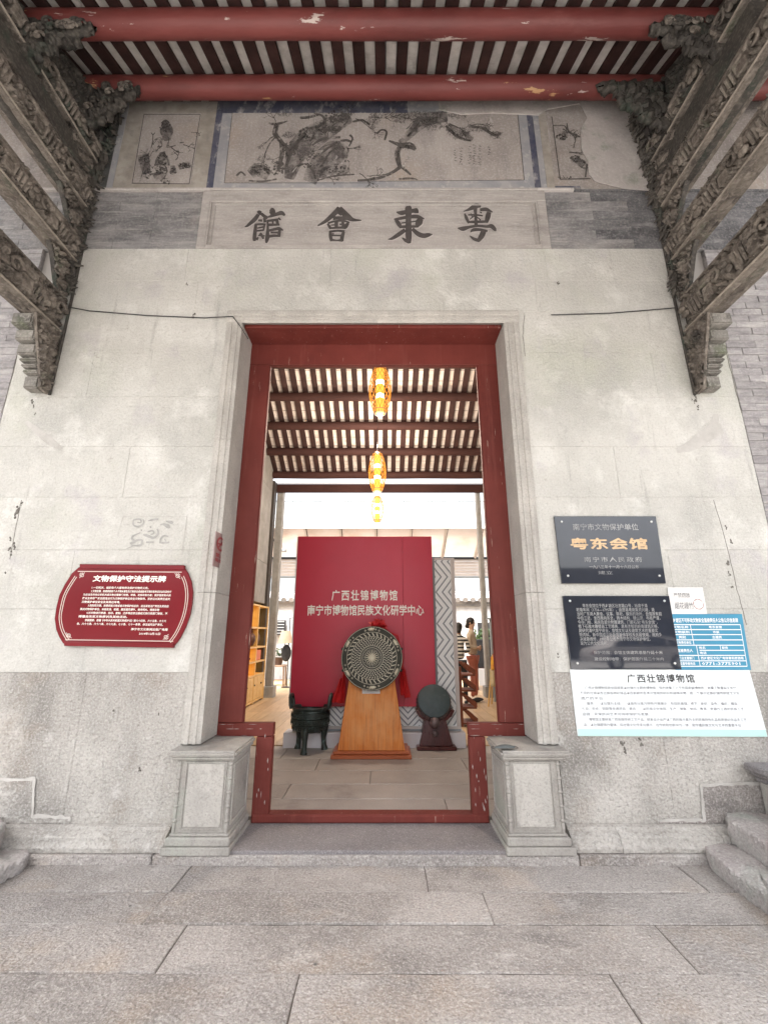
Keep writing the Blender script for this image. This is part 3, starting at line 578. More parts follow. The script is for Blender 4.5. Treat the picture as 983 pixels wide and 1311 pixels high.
ink('ink_mid', 'ink_shading', lines=[
    Z5((300, 140, 10), (350, 145, 18), (420, 125, 8)), Z5((350, 150, 30), (340, 210, 34), (380, 260, 26), (430, 320, 20)), Z5((380, 260, 30), (385, 330, 30), (370, 400, 26), (350, 470, 20)), Z5((340, 230, 8), (300, 280, 8), (270, 350, 8)),
    Z5((410, 420, 20), (450, 310, 26), (520, 220, 22), (570, 170, 14), (620, 160, 10)), Z5((600, 170, 20), (660, 130, 22), (640, 90, 14), (590, 75, 10)), Z5((520, 230, 12), (600, 190, 16), (660, 180, 16), (740, 200, 22)),
    Z5((580, 280, 10), (650, 240, 18), (760, 230, 14)), Z5((600, 360, 10), (680, 300, 16), (740, 260, 14)), Z5((640, 420, 14), (690, 330, 12), (760, 290, 10)), Z5((790, 390, 12), (810, 320, 12), (800, 290, 8)),
    Z5((440, 490, 12), (480, 420, 16), (540, 400, 10)), Z5((180, 450, 12), (210, 420, 14), (260, 420, 14), (300, 470, 12)), Z5((90, 480, 14), (120, 455, 12), (150, 480, 10)), Z5((170, 510, 10), (260, 515, 12), (350, 500, 10)),
    Z5((610, 510, 8), (720, 480, 10), (850, 470, 8)), Z5((870, 510, 14), (940, 505, 16), (983, 490, 12)), Z5((540, 400, 18), (580, 440, 18), (600, 500, 12)), Z5((840, 130, 12), (900, 120, 16), (950, 150, 14)),
    Z5((500, 105, 16), (560, 100, 16), (620, 85, 12)), Z5((700, 160, 20), (740, 190, 26), (760, 160, 20)), Z5((760, 255, 14), (800, 250, 16), (830, 260, 14)),
    Z6((60, 190, 10), (85, 170, 10), (115, 180, 12), (105, 230, 12)), Z6((130, 235, 10), (200, 260, 26), (260, 265, 40), (290, 290, 16)), Z6((200, 265, 24), (180, 310, 34), (190, 370, 28), (200, 395, 22)),
    Z6((200, 390, 22), (150, 425, 18), (80, 455, 18), (20, 470, 14)), Z6((205, 390, 18), (240, 420, 14), (262, 440, 10)), Z6((240, 210, 12), (290, 160, 18), (340, 120, 26), (420, 100, 22)), Z6((470, 145, 18), (510, 185, 18), (560, 220, 16), (620, 235, 10)),
    Z6((620, 150, 14), (690, 160, 16), (760, 200, 18), (800, 190, 12)), Z6((190, 465, 12), (260, 460, 12), (300, 468, 6)),
    Z7((350, 320, 8), (340, 420, 8), (310, 500, 8), (270, 620, 8), (220, 780, 8)), Z7((390, 360, 6), (350, 420, 6)), Z7((300, 590, 6), (350, 650, 8)), Z7((340, 640, 8), (410, 605, 10), (480, 640, 12), (470, 720, 10), (420, 770, 8)),
    Z7((440, 490, 8), (400, 560, 8), (360, 620, 8)), Z7((440, 490, 8), (490, 560, 8), (500, 640, 8)),
    Z8((160, 178, 6), (240, 178, 6), (262, 210, 10)), Z8((262, 160, 8), (275, 220, 14), (330, 250, 14), (360, 260, 10)), Z8((370, 430, 14), (410, 465, 12), (470, 478, 10)), Z8((410, 470, 14), (400, 560, 12))],
    clouds=[(393, 172, 10, 9, 60, 2.2), (372, 190, 9, 10, 60, 2.2), (413, 165, 9, 8, 50, 2), (333, 218, 12, 6, 60, 1.8), (355, 215, 10, 9, 60, 1.8), (430, 150, 14, 8, 70, 2), (400, 205, 16, 12, 80, 1.8), (430, 218, 12, 6, 50, 1.7),
            (212, 162, 7, 7, 50, 1.8), (209, 203, 7, 9, 50, 1.8), (206, 218, 8, 6, 50, 1.8), (186, 205, 7, 8, 40, 1.6), (189, 222, 6, 7, 40, 1.6), (222, 219, 4, 5, 30, 1.4), (236, 212, 8, 4, 40, 1.4), (213, 232, 6, 4, 25, 1.4),
            (719, 175, 7, 4, 50, 1.4), (737, 172, 5, 5, 20, 1.2), (736, 203, 6, 4, 40, 1.4), (768, 212, 6, 6, 20, 1.4), (776, 199, 5, 5, 12, 1.2), (723, 227, 12, 2, 30, 1)])
ink('ink_dark', 'ink_lines', lines=[
    Z5((64, 70, 3), (12, 525, 3)), Z5((64, 70, 2.5), (500, 66, 2.5)), Z5((12, 525, 2.5), (983, 525, 2.5)), Z6((0, 478, 2.5), (500, 474, 2.5), (940, 470, 2.5)), Z6((900, 65, 4), (940, 470, 4)),
    Z5((820, 215, 14), (838, 240, 12), (815, 290, 8)), Z5((838, 240, 4), (850, 250, 2)), Z5((350, 160, 12), (345, 220, 10), (380, 270, 8)), Z5((510, 110, 8), (560, 105, 10)), Z5((845, 130, 5), (900, 118, 7), (945, 148, 5)),
    Z5((410, 400, 6), (450, 310, 8), (530, 210, 7)), Z6((68, 188, 6), (88, 170, 6), (118, 182, 7), (106, 232, 6)), Z6((190, 275, 14), (240, 270, 16), (290, 280, 12)), Z6((190, 290, 14), (185, 340, 16), (200, 390, 12)), Z6((470, 145, 8), (510, 190, 9), (540, 215, 6)),
    Z7((262, 125, 5), (148, 790, 6)), Z7((262, 125, 5), (808, 125, 5)), Z7((808, 125, 5), (700, 795, 6)), Z7((148, 790, 6), (700, 797, 6)),
    Z7((390, 440, 10), (435, 435, 8)), Z7((405, 420, 8), (415, 455, 8)), Z7((515, 440, 12), (570, 425, 6)), Z7((525, 445, 10), (600, 500, 6)), Z7((575, 480, 8), (605, 485, 6)), Z7((610, 400, 10), (650, 395, 4)), Z7((330, 300, 6), (350, 320, 10), (370, 300, 6)), Z7((430, 210, 12), (470, 182, 16), (510, 205, 10)), Z7((300, 120, 4), (300, 124, 4)),
    Z8((150, 110, 6), (212, 575, 6)), Z8((212, 575, 5), (440, 568, 5)), Z8((365, 190, 3), (372, 390, 3))],
    clouds=[(236, 212, 7, 3, 18, 1.2), (212, 160, 5, 4, 20, 1.4)],
    needles=[(540, 148, 26, 7, 260, 5), (555, 160, 12, 6, 120, 5), (588, 170, 14, 8, 170, 5), (615, 163, 16, 5, 130, 4.5), (633, 172, 7, 5, 80, 4), (478, 154, 8, 10, 150, 5), (500, 146, 22, 5, 150, 4.5), (585, 148, 12, 4, 90, 4.5), (440, 143, 16, 6, 120, 4.5), (370, 172, 9, 4, 80, 4), (338, 202, 8, 5, 70, 4), (365, 146, 10, 2, 40, 4), (523, 188, 9, 3, 50, 4), (512, 152, 10, 6, 60, 4)])
b = MB(); k = 0; rnd = random.Random(21)
def twig(x, y, a, L, w, d):
    global k
    P_ = [(x, y, w)]
    for q in range(3): a += rnd.uniform(-.5, .5); x += L / 3 * math.cos(a); y += L / 3 * math.sin(a) * .8; P_.append((x, y, w * (1 - q / 4)))
    stroke(b, P_, lambda x, y, o: aY(x, y, -.0032 - o), off=k % 120 * 6e-6); k += 1
    if d:
        for _ in range(rnd.choice((2, 3))): twig(x, y, a + rnd.uniform(-.9, .9), L * .65, w * .65, d - 1)
for (x, y, a, L) in ((420, 175, -1.2, 16), (440, 160, -.4, 18), (455, 152, -.1, 20), (410, 190, -.8, 14), (430, 190, .2, 14), (395, 205, -.9, 14), (445, 205, .9, 12), (475, 150, .3, 18), (500, 148, .1, 18), (520, 165, -.6, 14), (545, 150, .1, 18), (575, 160, .3, 16),
                     (600, 160, .2, 14), (620, 163, .3, 12), (355, 160, -2.4, 12), (350, 175, 2.6, 12), (362, 190, 1.2, 14), (340, 200, 2.2, 10), (380, 215, -.5, 14), (405, 222, -.2, 14), (460, 222, .1, 14), (320, 222, -.4, 12), (470, 225, 0, 12), (215, 175, 1.4, 8), (200, 195, -1.2, 10), (190, 210, -1.3, 12), (196, 185, -1.5, 9), (235, 185, .4, 7), (245, 170, -.4, 6), (225, 205, -.8, 8),
                     (720, 165, .3, 8), (735, 175, 1.2, 8), (728, 195, -.4, 8), (745, 215, .2, 9), (765, 210, -.6, 7)): twig(x, y, a, L, 1.3, 3)
b.build('painted_twigs', 'ink_mid', fac)
b = MB(); k = 0                                                   # columns of small script on the painting
for cx, top, n in ((626, 188, 4), (614, 187, 8), (607, 186, 8), (601, 188, 7), (590, 190, 7), (583, 192, 5)):
    for i in range(n):
        for _ in range(3):
            x, y = cx + random.uniform(-1.6, 1.6), top + i * 3.4 + random.uniform(-.8, .8)
            stroke(b, [(x - random.uniform(.4, 1.3), y, .5), (x + random.uniform(.4, 1.3), y + random.uniform(-1, 1), .4)], lambda x, y, o: aY(x, y, -.003 - o), off=k % 60 * 1e-5); k += 1
b.build('painted_script', 'ink_dark', fac)
b = MB()
for l in (Z5((560, 180, 14), (540, 220, 8)), Z5((590, 170, 8), (570, 230, 6)), Z5((700, 200, 8), (670, 235, 6)), Z5((560, 330, 8), (520, 380, 6)), Z5((600, 330, 8), (560, 380, 6)), Z5((585, 80, 6), (590, 170, 6)), Z5((560, 40, 8), (556, 120, 5)), Z5((600, 50, 8), (602, 120, 5)), Z5((480, 420, 7), (440, 470, 6)), Z5((640, 90, 6), (680, 30, 4)), Z5((650, 310, 12), (610, 360, 8)), Z5((210, 370, 12), (240, 372, 4)), Z5((690, 400, 26), (740, 350, 18)), Z5((640, 490, 12), (740, 460, 10)), Z6((215, 400, 20), (250, 330, 18)), Z5((770, 270, 10), (800, 300, 10))):
    stroke(b, l, lambda x, y, o: aY(x, y, -.0052 - o), off=len(b.v) * 1e-7)
b.build('ink_highlights', 'ink_pale', fac)

# moulded granite door surround
def jamb_profile(sx): return [(sx * 1.17, .29), (sx * 1.172, -.012), (sx * 1.20, -.02), (sx * 1.205, -.030), (sx * 1.222, -.032), (sx * 1.228, -.018), (sx * 1.252, -.018), (sx * 1.258, -.028), (sx * 1.285, -.030), (sx * 1.292, -.016), (sx * 1.31, -.014), (sx * 1.31, .04), (sx * 1.24, .29)]
for sx in (-1, 1):
    for a, b_ in ((.662, 1.7), (1.703, 2.95), (2.953, 4.09)):
        MB().prism([(x, y, a) for x, y in jamb_profile(sx)], (0, 0, b_ - a)).build('door_jamb', 'granite_trim', fac)
lp = [(.05, 4.128), (-.012, 4.092), (-.02, 4.115), (-.030, 4.12), (-.032, 4.137), (-.018, 4.143), (-.018, 4.167), (-.028, 4.173), (-.030, 4.20), (-.016, 4.207), (-.014, 4.225), (.05, 4.225)]
MB().prism([(-1.31, y, z) for y, z in lp], (2.62, 0, 0)).build('door_lintel', 'granite_trim', fac)
# base mouldings
bp = [(.05, .052), (-.118, .054), (-.122, .082), (-.108, .092), (-.104, .10), (-.098, .135), (-.07, .15), (-.045, .158), (-.043, .17), (-.02, .177), (.05, .177)]
for a, b_ in ((-4.6, -2.42), (-2.417, -1.305), (1.305, 1.62), (1.623, 2.28), (2.283, 4.6)):
    MB().prism([(a, y, z) for y, z in bp], (b_ - a, 0, 0)).build('base_moulding', 'granite_lower', fac, bevel=.002)
# stepped dado stones with mortar outline
for sx, pts, m in ((1, [(1.935, .178), (1.935, .196), (2.235, .2), (2.255, .405), (2.56, .418), (4.6, .42), (4.6, .178)], 'granite_floor'), (-1, [(2.0, .178), (2.0, .214), (2.25, .222), (2.285, .44), (4.6, .45), (4.6, .178)], 'granite_lower')):
    MB().prism([(sx * x, -.008, z) for x, z in pts], (0, .006, 0)).build('dado_stone', m, fac, bevel=.002)
    line = []
    for p, q in zip(pts[:-2], pts[1:-1]):
        n = max(2, int(math.hypot(q[0] - p[0], q[1] - p[1]) / .03))
        for i in range(n): t_ = i / n; line.append((sx * (p[0] + (q[0] - p[0]) * t_), p[1] + (q[1] - p[1]) * t_ + random.uniform(-.004, .004), random.uniform(.010, .024)))
    b = MB(); stroke(b, line[1:], lambda x, z, o: Vector((x, -.0095 - o, z)), off=0); o_ = b.build('mortar_line', 'mortar', fac)
    so = o_.modifiers.new('thickness', 'SOLIDIFY'); so.thickness = .004
# mud nests and drips left along the two vertical seams, iron stains, small holes
b = MB(); b2 = MB()
for px, py, s in ((42, 515, 2.5), (43, 521, 2), (45, 530, 1.5), (24, 652, 4), (21, 660, 3), (19, 700, 3.4), (14, 690, 2), (16, 708, 2.4), (12, 704, 2.6), (28, 645, 2), (7, 735, 2), (889, 514, 3), (893, 522, 2.4), (890, 509, 2), (885, 512, 1.6), (929, 675, 2), (935, 692, 3), (931, 722, 3), (933, 735, 2.2), (936, 750, 2),
                  (797, 955, 4), (820, 950, 3), (800, 962, 2), (240, 363, 2.2), (248, 404, 3), (714, 362, 2.4), (146, 911, 1.6), (204, 914, 1.6), (180, 985, 2), (714, 840, 2)):
    p = aY(px, py, 0)
    for _ in range(5): b.ball((p.x + random.uniform(-.6, .6) * s * .006, -.002, p.z + random.uniform(-1, 1) * s * .008), s * .0030 * random.uniform(.5, 1.1), 6, (1, .5, 1.2))
b.build('mud_spots', 'mud', fac)
for pts in (((24, 448), (15, 486), (2, 529)), ((28, 640), (22, 670), (13, 716)), ((927, 443), (938, 487), (949, 529)), ((913, 640), (930, 700), (943, 755), (955, 800)), ((671, 403), (669, 430), (672, 456))):
    q = []
    for p_, q_ in zip(pts, pts[1:]):
        for i in range(5): t = i / 5; q.append(aY(p_[0] * (1 - t) + q_[0] * t + random.uniform(-.5, .5), p_[1] * (1 - t) + q_[1] * t, -.001))
    q.append(aY(*pts[-1], -.001)); b2.tube(q, .0022, 5)
b2.build('wall_crack', 'mud', fac)
b = MB()
for pts in (((34, 540, 5), (50, 553, 9), (66, 566, 10), (79, 575, 4)), ((866, 577, 6), (885, 570, 14), (905, 556, 18), (924, 548, 14)), ((895, 560, 8), (912, 546, 12), (916, 530, 6))):
    stroke(b, pts, lambda x, y, o: aY(x, y, -.004 - o), off=len(b.v) * 1e-6)
b.build('mortar_smear', 'mortar', fac)

# ================================================================== RED DOOR FRAME
df = thing('door_frame', 'tall red painted timber door frame stepping inward above the two stone pedestals', 'door frame', (0, .3, .07))
def dbox(x0, x1, z0, z1, name, y0=.3, y1=.352, bev=.004): return MB().box(x0, x1, y0, y1, z0, z1).build(name, 'red_paint', df, bevel=bev)
dbox(-1.245, 1.245, 3.875, 4.135, 'head_rail')
MB().box(-1.17, 1.17, .052, .298, 4.092, 4.127).build('soffit_board', 'red_paint', df, bevel=.003)
for sx in (-1, 1):
    dbox(*sorted((sx * .985, sx * 1.245)), .742, 3.872, 'jamb'); dbox(*sorted((sx * .979, sx * .9845)), .742, 3.874, 'jamb_bead', .308, .345)
    dbox(*sorted((sx * .745, sx * 1.245)), .648, .739, 'step_rail', .296, .37)
    dbox(*sorted((sx * .745, sx * .868)), .072, .645, 'lower_jamb', .296, .37)
dbox(-.866, .866, .073, .128, 'sill', .285, .40, .01)
b = MB()                                                          # chips where the paint has come off
for _ in range(46):
    sx = random.choice((-1, 1)); 
    if random.random() < .6: x, z, w, h = sx * random.uniform(.76, .86), random.uniform(.15, .7), random.uniform(.001, .004), random.uniform(.01, .05)
    else: x, z, w, h = sx * random.uniform(.78, 1.2), random.choice((.655, .732, .70)), random.uniform(.01, .04), random.uniform(.001, .004)
    b.prism([(x - w, .2935, z), (x, .2935, z + h * .5), (x + w, .2935, z + h * .1), (x + w * .3, .2935, z - h * .5)], (0, .002, 0))
b.build('paint_chips', 'plaster_patch', df)

# ================================================================== STONE PEDESTALS
def pedestal(sx, label):
    t = thing('stone_pedestal', label, 'pedestal', (sx * 1.08, .05, .052), 'stone pedestals under the door jambs')
    S = lambda a, b_: tuple(sorted((sx * a, sx * b_)))
    cap = [(.30, .60), (-.15, .60), (-.165, .612), (-.17, .632), (-.15, .657), (.30, .66)]
    MB().box(*S(.873, 1.33), -.172, .294, .615, .652).build('cap', 'granite_carved', t, bevel=.012, seg=2)
    MB().box(*S(.885, 1.30), -.150, .292, .594, .6145).build('cap_moulding', 'granite_carved', t, bevel=.006)
    MB().box(*S(.900, 1.27), -.132, .290, .585, .5938).build('cap_moulding', 'granite_carved', t, bevel=.002)
    MB().box(*S(.905, 1.262), -.118, .290, .165, .5848).build('body', 'granite_carved', t, bevel=.003)
    MB().box(*S(.895, 1.275), -.128, .291, .148, .1648).build('foot_moulding', 'granite_carved', t, bevel=.005)
    b = MB(); p = [(-.130, .148), (-.150, .10), (-.156, .074), (.29, .074), (.29, .148)]
    MB().box(*S(.882, 1.29), -.146, .291, .098, .1478).build('foot', 'granite_carved', t, bevel=.008)
    MB().box(*S(.872, 1.31), -.158, .291, .054, .0978).build('foot', 'granite_carved', t, bevel=.004)
    MB().box(*S(.955, 1.195), -.124, -.117, .20, .565).build('front_panel', 'granite_trim', t, bevel=.003)
    f = MB(); 
    for (a, b_, c, d) in ((.94, 1.21, .573, .58), (.94, 1.21, .185, .192), (.94, .946, .192, .573), (1.204, 1.21, .192, .573)): f.box(*S(a, b_), -.125, -.117, c, d)
    f.build('panel_bead', 'granite_carved', t)
    f = MB()
    for (a, b_, c, d) in ((-.09, .25, .545, .56), (-.09, .25, .20, .215), (-.09, -.075, .215, .545), (.235, .25, .215, .545)): f.box(*S(.898, .906), a, b_, c, d)
    f.build('side_panel_bead', 'granite_trim', t, bevel=.002)
    MB().box(*S(.903, .906), -.07, .23, .222, .538).build('side_panel', 'granite_carved', t)
    pr = [(.011, .168)]; z = .17
    while z < .575:
        pr += [(.010, z), (.012, z + .03), (.010, z + .058), (.016, z + .064), (.016, z + .07), (.010, z + .076)]; z += .082
    pr.append((.011, .583))
    for x in (.915, 1.252): MB().lathe(pr, 8, (sx * x, -.121, 0)).build('bamboo_colonette', 'granite_carved', t, smooth=False)
    return t
pedestal(-1, 'carved grey stone pedestal left of the doorway with an empty flat top')
pedestal(1, 'carved grey stone pedestal right of the doorway with a dark face mask on its top')
# face mask on the right pedestal
p0 = aZ(646, 957, .665)
mk = thing('face_mask', 'crumpled dark grey face mask lying on the right stone pedestal', 'mask', (p0.x, p0.y, .655))
b = MB(); n = 10; mm_ = 6; vs = []
for j in range(mm_ + 1):
    for i in range(n + 1):
        u, v = i / n * 2 - 1, j / mm_ * 2 - 1; x = u * .068; y = v * .032 * (1 - .25 * u * u)
        vs.append((p0.x + x + .01 * v, p0.y + y, .668 + .016 * (1 - u * u) * (1 - v * v) + .004 * math.sin(9 * v)))
b.add(vs, [(j * (n + 1) + i, j * (n + 1) + i + 1, (j + 1) * (n + 1) + i + 1, (j + 1) * (n + 1) + i) for j in range(mm_) for i in range(n)])
o = b.build('mask_body', 'mask_cloth', mk, smooth=True); so = o.modifiers.new('thickness', 'SOLIDIFY'); so.thickness = .002
for s in (-1, 1):
    MB().tube([(p0.x + s * .062, p0.y - .02, .667), (p0.x + s * .085, p0.y - .012, .664), (p0.x + s * .088, p0.y + .018, .664), (p0.x + s * .064, p0.y + .024, .668)], .0018, 5).build('ear_loop', 'cable', mk)

# ================================================================== ROUGH STONES AT THE SIDES
def hewn(name, label, pts_top, z0, z1, m='chiselled_stone', cat='stone', under=.0):
    """irregular rounded slab: outline of the top, sides bulging, tool grooves in relief"""
    b = MB(); n = len(pts_top); P = [Vector((p[0], p[1], 0)) for p in pts_top]; c = sum(P, Vector()) / n; rings = []
    fine = []
    for i in range(n):
        L_ = (P[(i + 1) % n] - P[i]).length; m0 = max(3, int(L_ / .008))
        for k in range(m0): fine.append(P[i] * (1 - k / m0) + P[(i + 1) % n] * (k / m0))
    for _ in range(5): fine = [(fine[i - 1] + fine[i] * 2 + fine[(i + 1) % len(fine)]) / 4 for i in range(len(fine))]
    m_ = len(fine); h = z1 - z0
    for (f, z, ) in ((.97, z0), (.985, z0 + .2 * h), (1.0, z0 + .4 * h), (1.0, z0 + .6 * h), (.995, z0 + .8 * h), (.98, z0 + .93 * h), (.95, z1), (.9, z1 + .002), (.8, z1 + .004), (.65, z1 + .006), (.45, z1 + .008), (.2, z1 + .008)):
        rings.append([c + (q - c) * f + Vector((0, 0, z)) + noise.noise_vector(q * 7 + Vector((0, 0, z * 7))) * .010 + noise.noise_vector(q * 3.1) * .022 + (q - c).normalized() * .006 * math.sin((q.x - q.y) * 150 + z * 170) + Vector((0, 0, .0025 * math.sin((c + (q - c) * f).x * 160 + (c + (q - c) * f).y * 60))) for q in fine])
    for r in rings: b.v += [tuple(q) for q in r]
    for k in range(len(rings) - 1):
        for i in range(m_): j = (i + 1) % m_; b.f.append((k * m_ + i, k * m_ + j, (k + 1) * m_ + j, (k + 1) * m_ + i))
    b.f.append(tuple(range(m_ - 1, -1, -1))); b.f.append(tuple(range((len(rings) - 1) * m_, len(rings) * m_)))
    o = b.build(name, m, None, smooth=True); tag(o, label, cat); return o
q = [aZ(898, 1079, .10), aZ(946, 1080, .10), aZ(983, 1104, .10), aZ(1090, 1165, .10), aZ(1060, 1215, .10), aZ(985, 1150, .10), aZ(935, 1112, .10), aZ(904, 1090, .10)]
hewn('hewn_slab', 'long grey stone slab with chiselled grooves lying lowest at the right edge of the porch', q, .0, .10)
q = [aZ(928, 1043, .24), aZ(990, 1041, .24), aZ(1080, 1060, .24), aZ(1080, 1125, .24), aZ(990, 1084, .24), aZ(945, 1060, .24), aZ(929, 1050, .24)]
hewn('hewn_slab', 'pinkish stone slab with rounded chiselled end above the lowest slab at the right wall', q, .112, .24)
q = [aZ(-70, 1072, .08), aZ(8, 1076, .08), aZ(30, 1080, .08), aZ(37, 1090, .08), aZ(30, 1099, .08), aZ(0, 1116, .08), aZ(-60, 1150, .08)]
hewn('hewn_slab', 'rounded end of a pinkish chiselled stone slab low at the left edge of the porch', q, .0, .08)
q = [aZ(-60, 1040, .24), aZ(2, 1043, .24), aZ(9, 1050, .24), aZ(0, 1062, .24), aZ(-60, 1085, .24)]
hewn('hewn_slab', 'tip of a smaller rough stone slab above the rounded one at the left edge', q, .12, .24)
a = aY(951, 976, -.04)
st = thing('side_stone_base', 'dark capped stone base partly in view at the right edge below the white notice board', 'stone base', (a.x + .3, -.45, 0))
MB().box(a.x, a.x + .8, -.95, -.03, a.z - .045, a.z).build('cap', 'granite_dark', st, bevel=.01)
MB().box(a.x + .03, a.x + .77, -.92, -.03, a.z - .075, a.z - .0455).build('cap_moulding', 'granite_dark', st, bevel=.010)
MB().box(a.x + .06, a.x + .74, -.89, -.03, a.z - .115, a.z - .0755).build('cap_moulding', 'granite_dark', st, bevel=.012)
MB().box(a.x + .09, a.x + .71, -.86, -.03, .0, a.z - .1155).build('body', 'granite_carved', st, bevel=.005)

# ================================================================== ROOFS
SL = .503
def zf(y): return 6.772 + SL * (y + .25)                          # underside of the porch rafters
def zi(y): return 8.40 - .5 * y                                   # underside of the hall rafters
YR = 1.62
ang = math.atan(SL)
def roof_half(name, label, y0, y1, zfun, x0, x1, tile, wood, sp=.2, ph=0.0, group=None):
    t = thing(name, label, 'roof', (0, (y0 + y1) / 2, zfun((y0 + y1) / 2)))
    z0, z1 = zfun(y0), zfun(y1)
    w = .103; th = .055
    rf = MB().prism([(-w / 2, y0, z0), (-w / 2, y1, z1), (-w / 2, y1, z1 + th), (-w / 2, y0, z0 + th)], (w, 0, 0)).mesh('rafter', wood, bevel=.004)
    tl = MB().prism([(-.048, y0, z0 + .045), (-.048, y1, z1 + .045), (-.048, y1, z1 + .07), (-.048, y0, z0 + .07)], (.096, 0, 0)).mesh('roof_tile_strip', tile)
    x = x0 + ph
    while x < x1:
        inst('rafter', rf, (x + random.uniform(-.007, .007), 0, random.uniform(0, .006)), t, None, (random.uniform(.9, 1.08), 1, 1)); inst('roof_tile_strip', tl, (x + sp / 2, 0, random.uniform(0, .006)), t); x += sp
    MB().prism([(x0 - .1, y0 - .05, z0 + .075), (x0 - .1, y1, z1 + .075), (x0 - .1, y1, z1 + .2), (x0 - .1, y0 - .05, z0 + .2)], (x1 - x0 + .3, 0, 0)).build('roof_cover', 'coping_tile', t)
    return t
pr = roof_half('porch_roof', 'porch ceiling of dark rafters and pale tiles carried on round red purlins above the frieze', -4.6, YR, zf, -4.6, 4.6, 'roof_tile_pale', 'maroon_wood', ph=.068)
def purlin(y, z, x0, x1, r, m, t):
    b = MB(); b.tube([(x0 + (x1 - x0) * i / 12, y, z + .004 * math.sin(i * 1.7)) for i in range(13)], r, 18); return b.build('purlin', m, t, smooth=True)
for k in range(7): purlin(-.25 - .644 * k, 6.66 - .324 * k, -4.6, 4.6, .098, 'red_beam', pr)
hr = roof_half('hall_roof', 'inner hall ceiling of warm tiles between dark rafters seen through the doorway', YR, 6.72, zi, -2.9, 2.9, 'roof_tile_warm', 'maroon_wood', ph=.02)
for k in range(7):
    y = 6.52 - .643 * k; purlin(y, zi(y) - .115, -2.8, 2.8, .088, 'maroon_beam', hr)
MB().box(-2.8, 2.8, 6.80, 6.86, 4.69, 4.90).build('eave_board', 'maroon_beam', hr, bevel=.004)
MB().box(-2.8, 2.8, 6.78, 6.80, 4.905, 4.922).build('eave_strip', 'white_frame', hr, bevel=.003)
hw = []
for sx, lab in ((-1, 'grey plastered side wall of the hall on the left, ending in a pale stone post'), (1, 'side wall of the hall on the right, ending in a pale stone post')):
    t = thing('hall_side_wall', lab, 'wall', (sx * 2.85, 3.6, 0))
    for a, b_ in ((.46, 2.5), (2.5, 4.6), (4.6, 6.55)):
        MB().box(*sorted((sx * 2.80, sx * 3.05)), a + .002, b_ - .002, .052, 2.03).build('wall_panel', 'inner_wall', t, bevel=.004)
        for z0 in (2.035, 2.9, 3.75): MB().box(*sorted((sx * 2.52, sx * 3.05)), a + .002, b_ - .002, z0 + .002, z0 + .863).build('wall_panel', 'inner_wall', t, bevel=.004)
    MB().prism([(sx * 2.52, .46, 4.618), (sx * 2.52, 6.55, 4.618), (sx * 2.52, 6.55, 5.1), (sx * 2.52, YR, zi(YR)), (sx * 2.52, .46, zf(.46))], (sx * .5, 0, 0)).build('gable_panel', 'inner_wall', t)
    MB().box(*sorted((sx * 2.47, sx * 3.05)), 6.552, 6.78, .06, 4.9).build('dark_post', 'dark_trim', t, bevel=.01)
    MB().box(*sorted((sx * 2.34, sx * (2.50 if sx < 0 else 2.44))), 6.92, 7.12, .3, 4.88).build('stone_post', 'post_stone', t, bevel=.012)
    MB().box(*sorted((sx * 2.29, sx * 2.54)), 6.88, 7.16, .06, .298).build('post_base', 'post_stone', t, bevel=.012)

